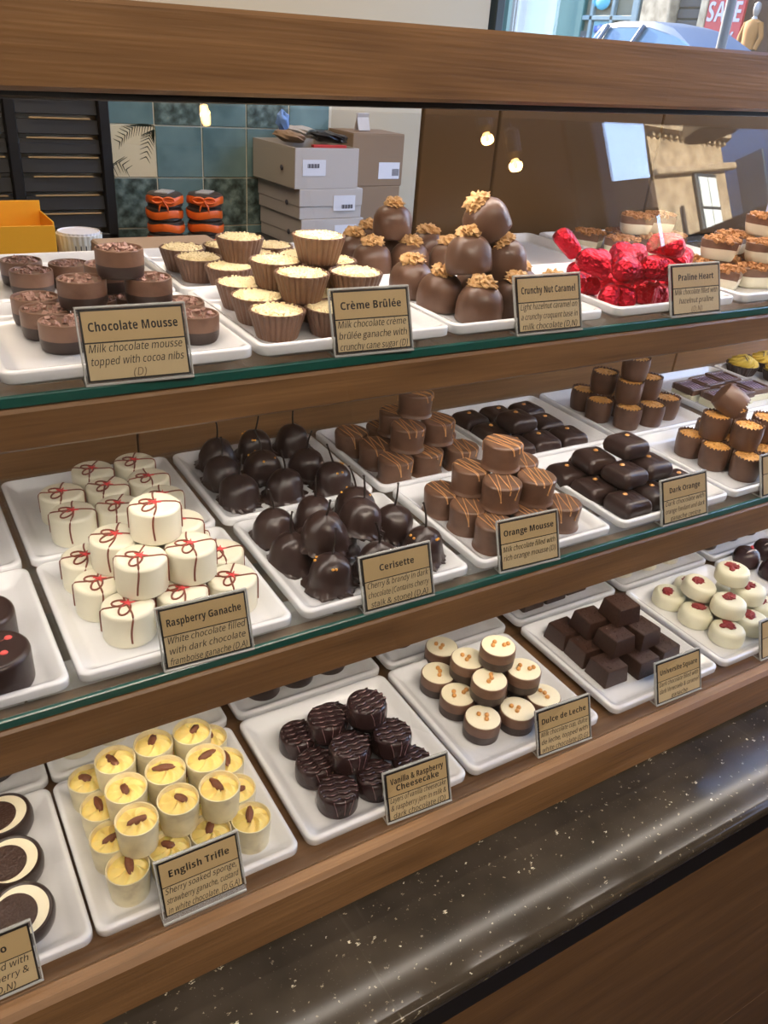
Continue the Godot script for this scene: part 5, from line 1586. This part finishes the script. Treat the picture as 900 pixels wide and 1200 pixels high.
# ---------------------------------------------------------------- the back counter
func back_counter() -> void:
	var t := thing("back_counter", "dark worktop along the tiled back wall behind the case", "counter", Vector3(0.3, FLOOR, -1.45))
	put("worktop", boxmesh(Vector3(2.4, 0.04, 0.47), 0.003, Vector3(-0.1, 0.956, 0)), M.counter_edge, t)
	put("cupboard", boxmesh(Vector3(2.3, 0.936, 0.42), 0.003, Vector3(-0.1, 0.468, -0.02)), M.dark_wall_paint, t)
	var y := 0.030
	# louvred shutter left of the tiles
	t = thing("louvre_shutter", "black louvred shutter left of the tiled wall", "shutter", Vector3(0.245, y + 0.0005, -1.64))
	for q in [-0.30, 0.052, 0.237]:
		put("stile", boxmesh(Vector3(0.022, 0.44, 0.03), 0.002, Vector3(q, 0.22, 0)), M.black_paint, t)
	put("rail", boxmesh(Vector3(0.557, 0.02, 0.03), 0.002, Vector3(-0.0315, 0.43, 0)), M.black_paint, t)
	put("rail", boxmesh(Vector3(0.557, 0.02, 0.03), 0.002, Vector3(-0.0315, 0.01, 0)), M.black_paint, t)
	for k in 11:
		for s in [[-0.124, 0.328], [0.1445, 0.161]]:
			var mb := MB.new()
			mb.box(Vector3.ZERO, Vector3(s[1], 0.0290, 0.004), 0.001, Basis(Vector3.RIGHT, -0.22))
			var sl := put("slat", mb.mesh(20), M.black_paint, t, pos(s[0], 0.045 + 0.0375 * k, 0))
			put("glint_strip", boxmesh(Vector3(s[1] - 0.02 - 0.01 * (k % 3), 0.0032, 0.003), 0.0006, Vector3(0.004 * (k % 2), 0.0165, 0.006)), M.slat_glint, sl)  # thin pale strip stands in for light catching the slat edge
	tag(put("wall_batten", boxmesh(Vector3(0.014, 0.36, 0.02), 0.002), M.grout, self, Transform3D(Basis(), Vector3(0.4935, y + 0.181, -1.688))), "cream upright batten between the black shutter and the tiles", "batten")
	# open yellow box
	t = thing("yellow_box", "open bright yellow card box beside the louvred shutter", "box", Vector3(0.190, y, -1.38))
	put("front_wall", boxmesh(Vector3(0.22, 0.098, 0.003), 0.0006, Vector3(0, 0.049, 0.06)), M.yellow_card, t)
	put("back_wall", boxmesh(Vector3(0.22, 0.122, 0.003), 0.0006, Vector3(0, 0.061, -0.06)), M.yellow_card, t)
	for s in [-1, 1]:
		put("side_wall", boxmesh(Vector3(0.003, 0.104, 0.118), 0.0006, Vector3(s * 0.1085, 0.052, 0)), M.yellow_card, t)
	put("bottom", boxmesh(Vector3(0.214, 0.003, 0.116), 0.0006, Vector3(0, 0.0018, 0)), M.yellow_card, t)
	# white fluted tub
	t = thing("paper_case_tub", "white fluted tub of paper cases beside the yellow box", "tub", Vector3(0.352, y, -1.37))
	put("tub", fluted(0.036, 0.042, 0.074, 0.002, 26, 0.0016, 130), M.white_paper, t)
	put("paper_cases", fluted(0.033, 0.0385, 0.078, 0.0015, 30, 0.0014, 120), M.paper_label, t)
	var mb := MB.new()
	for i in 13:
		var a := -0.4 + i * 0.24 * PI / 2 * 0.6
		mb.box(Vector3(0.0415 * sin(a), 0.052, 0.0415 * cos(a)), Vector3(0.002, 0.010, 0.001), 0, Basis(Vector3.UP, a))
	put("printed_marks", mb.mesh(20), M.label_ink, t)
	# ribboned packs in two stacks of four
	for s in 2:
		for k in 4:
			var g := thing("ribboned_pack", "clear round pack with an orange ribbon, %s of the %s stack" % [["bottom", "second from bottom", "third from bottom", "topmost"][k], ["left", "right"][s]], "pack", Vector3(0.583 + 0.088 * s + 0.003 * (k % 2), y + 0.0285 * k, -1.575 + 0.012 * s), 0.3 * k, "orange ribboned packs")
			put("biscuits", lathe(MB.new(), [Vector2(0.034, 0.0), Vector2(0.038, 0.002), Vector2(0.038, 0.025), Vector2(0.034, 0.028)], 28).mesh(), M.cookie, g)
			mb = MB.new()
			var rings := []
			for q in 5:
				var ring := PackedVector3Array()
				for i in 36:
					var w := -TAU * i / 36
					var rr := 0.0395 + (0.0012 if q in [1, 2, 3] else 0.0) + 0.0006 * sin(w * 9)
					ring.append(Vector3(rr * cos(w), 0.006 + 0.0040 * q + 0.0026 * sin(w * 3.0 + k), rr * sin(w)))
				rings.append(ring)
			mb.loft(rings, false, false)
			put("ribbon", mb.mesh(60), M.orange_ribbon, g)
			if k == 3:
				mb = MB.new()
				for e in [-1.0, 1.0]:
					var pts := []
					for i in 11:
						var a := TAU * i / 10.0
						pts.append(Vector3(e * 0.012 * (1 - cos(a)), 0.017 + 0.006 * sin(a), 0.041))
					mb.tube(pts, 0.0026, 6)
					mb.tube([Vector3(0, 0.016, 0.041), Vector3(e * 0.008, 0.004, 0.042), Vector3(e * 0.010, -0.006, 0.041)], 0.0028, 6, 0.6)
				put("bow", mb.mesh(60), M.orange_ribbon, g, Transform3D(Basis(Vector3.UP, -0.3 * k - 0.4), Vector3()))
				put("white_tag", boxmesh(Vector3(0.045, 0.003, 0.03), 0.0005, Vector3(0, 0.0296, 0)), M.silver_lid, g)
	# three flat white boxes, the top one open with packets in it
	var turn := 0.06
	for k in 3:
		var top: bool = k == 2
		var g := thing("card_box", ["white card box at the bottom of the stack of three", "white card box in the middle of the stack of three", "open white card box on top of the stack of three"][k], "box", Vector3(0.9415 + [0.010, 0.004, -0.010][k], y + [0.0, 0.066, 0.132][k] + 0.0003 * k, -1.585), turn, "white card boxes")
		var w := 0.168
		var d := 0.205
		var h := [0.0655, 0.0655, 0.086][k] as float
		if top:
			put("front_wall", boxmesh(Vector3(w, h, 0.003), 0.0006, Vector3(0, h / 2, d / 2)), M.white_card, g)
			put("back_wall", boxmesh(Vector3(w, h, 0.003), 0.0006, Vector3(0, h / 2, -d / 2)), M.white_card_side, g)
			for s in [-1, 1]:
				put("side_wall", boxmesh(Vector3(0.003, h, d - 0.004), 0.0006, Vector3(s * (w / 2 - 0.0015), h / 2, 0)), M.white_card_side, g)
			put("bottom", boxmesh(Vector3(w - 0.006, 0.003, d - 0.006), 0.0006, Vector3(0, 0.0015, 0)), M.white_card, g)
		else:
			put("body", boxmesh(Vector3(w, h * 0.42, d), 0.001, Vector3(0, h * 0.21, 0)), M.white_card, g)
			put("lid", boxmesh(Vector3(w + 0.003, h * 0.58, d + 0.003), 0.001, Vector3(0, h * 0.71, 0)), M.white_card, g)
		var lb := put("label", boxmesh(Vector3(0.060, 0.034, 0.0006), 0, Vector3(-0.035 if top else 0.035, h * 0.52, d / 2 + 0.0021)), M.paper_label, g)
		mb = MB.new()
		for i in 12:
			mb.box(Vector3((-0.052 if top else 0.028) + 0.0026 * i, h * 0.52 + (0.004 if top else -0.008), d / 2 + 0.0025), Vector3(0.0010 + 0.0008 * (i % 3), 0.009, 0.0004))
		put("barcode", mb.mesh(20), M.label_ink, lb)
		mb = MB.new()
		mb.ball(Vector3(-w / 2 - 0.0025, h * 0.45, 0.045), Vector3(0.003, 0.006, 0.006), 8, 5)
		put("thumb_hole", mb.mesh(60), M.label_ink, g)
	# packets in the open box
	var nz := noise(0.02, 2, 300)
	var packs := [["black film packet drooping over the open box", "black_packet", Vector3(0.968, 0.2665, -1.545), Vector3(0.058, 0.012, 0.036), M.black_plastic, 0.25], ["pale grey film packet behind the black packet", "grey_packet", Vector3(0.955, 0.2665, -1.640), Vector3(0.058, 0.012, 0.034), M.white_card_side, -0.2], ["brown paper packet at the left of the open box", "brown_packet", Vector3(0.878, 0.2640, -1.560), Vector3(0.026, 0.012, 0.045), M.brown_card, 0.3]]
	for q in packs:
		mb = MB.new()
		mb.ball(Vector3.ZERO, q[3], 22, 10, Basis(), nz, 0.3)
		tag(put(q[1], mb.mesh(60), q[4], self, Transform3D(Basis(Vector3(0, 0, 1), -0.12) * Basis(Vector3.UP, q[5]), q[2])), q[0], "packet")
	tag(put("red_strip", boxmesh(Vector3(0.085, 0.006, 0.012), 0.001), M.red_stripe, self, pos(0.945, 0.2515, -1.490)), "red and white strip along the front of the open box", "strip")
	mb = MB.new()
	mb.ball(Vector3.ZERO, Vector3(0.016, 0.020, 0.014), 14, 8, Basis(), nz, 0.5)
	tag(put("blue_twist", mb.mesh(60), M.blue_plastic, self, pos(0.880, 0.292, -1.600)), "small blue plastic twist on the packets", "wrapper")
	# two brown cartons behind
	for k in 2:
		var g := thing("brown_carton", ["lower brown carton behind the white boxes", "upper brown carton behind the white boxes with a white label"][k], "carton", Vector3(1.118 + 0.004 * k, y + 0.1245 * k, -1.63), 0.04, "brown cartons")
		var h := 0.124 if k == 0 else 0.118
		put("carton", boxmesh(Vector3(0.150, h, 0.12), 0.0015, Vector3(0, h / 2, 0)), M.brown_card, g)
		for s in [-1, 1]:
			put("flap", boxmesh(Vector3(0.149, 0.002, 0.0585), 0.0004, Vector3(0, h + 0.0008, s * 0.030)), M.brown_card, g)
		if k == 1:
			var lb := put("label", boxmesh(Vector3(0.062, 0.038, 0.0006), 0, Vector3(0.034, 0.036, 0.0606)), M.paper_label, g)
			mb = MB.new()
			for i in 8:
				mb.box(Vector3(0.044 + 0.0026 * i, 0.032, 0.0611), Vector3(0.0014, 0.016, 0.0004))
			put("barcode", mb.mesh(20), M.label_ink, lb)
	mb = MB.new()
	mb.box(Vector3(0, 0.020, 0), Vector3(0.038, 0.040, 0.002), 0.0005, Basis(Vector3.RIGHT, -0.3))
	mb.box(Vector3(0, 0.020, -0.006), Vector3(0.038, 0.040, 0.002), 0.0005, Basis(Vector3.RIGHT, 0.3))
	tag(put("folded_card", mb.mesh(20), M.white_card, self, Transform3D(Basis(Vector3.UP, 0.2), Vector3(1.105, 0.2755, -1.62))), "small folded card standing on the upper brown carton", "card")
	# serving board on the case's back rail
	tag(put("serving_board", boxmesh(Vector3(0.105, 0.012, 0.070), 0.0015), M.board_beech, self, Transform3D(Basis(), Vector3(0.218, 0.2742, -0.412))), "beige serving board lying behind the mousse cup trays", "board")
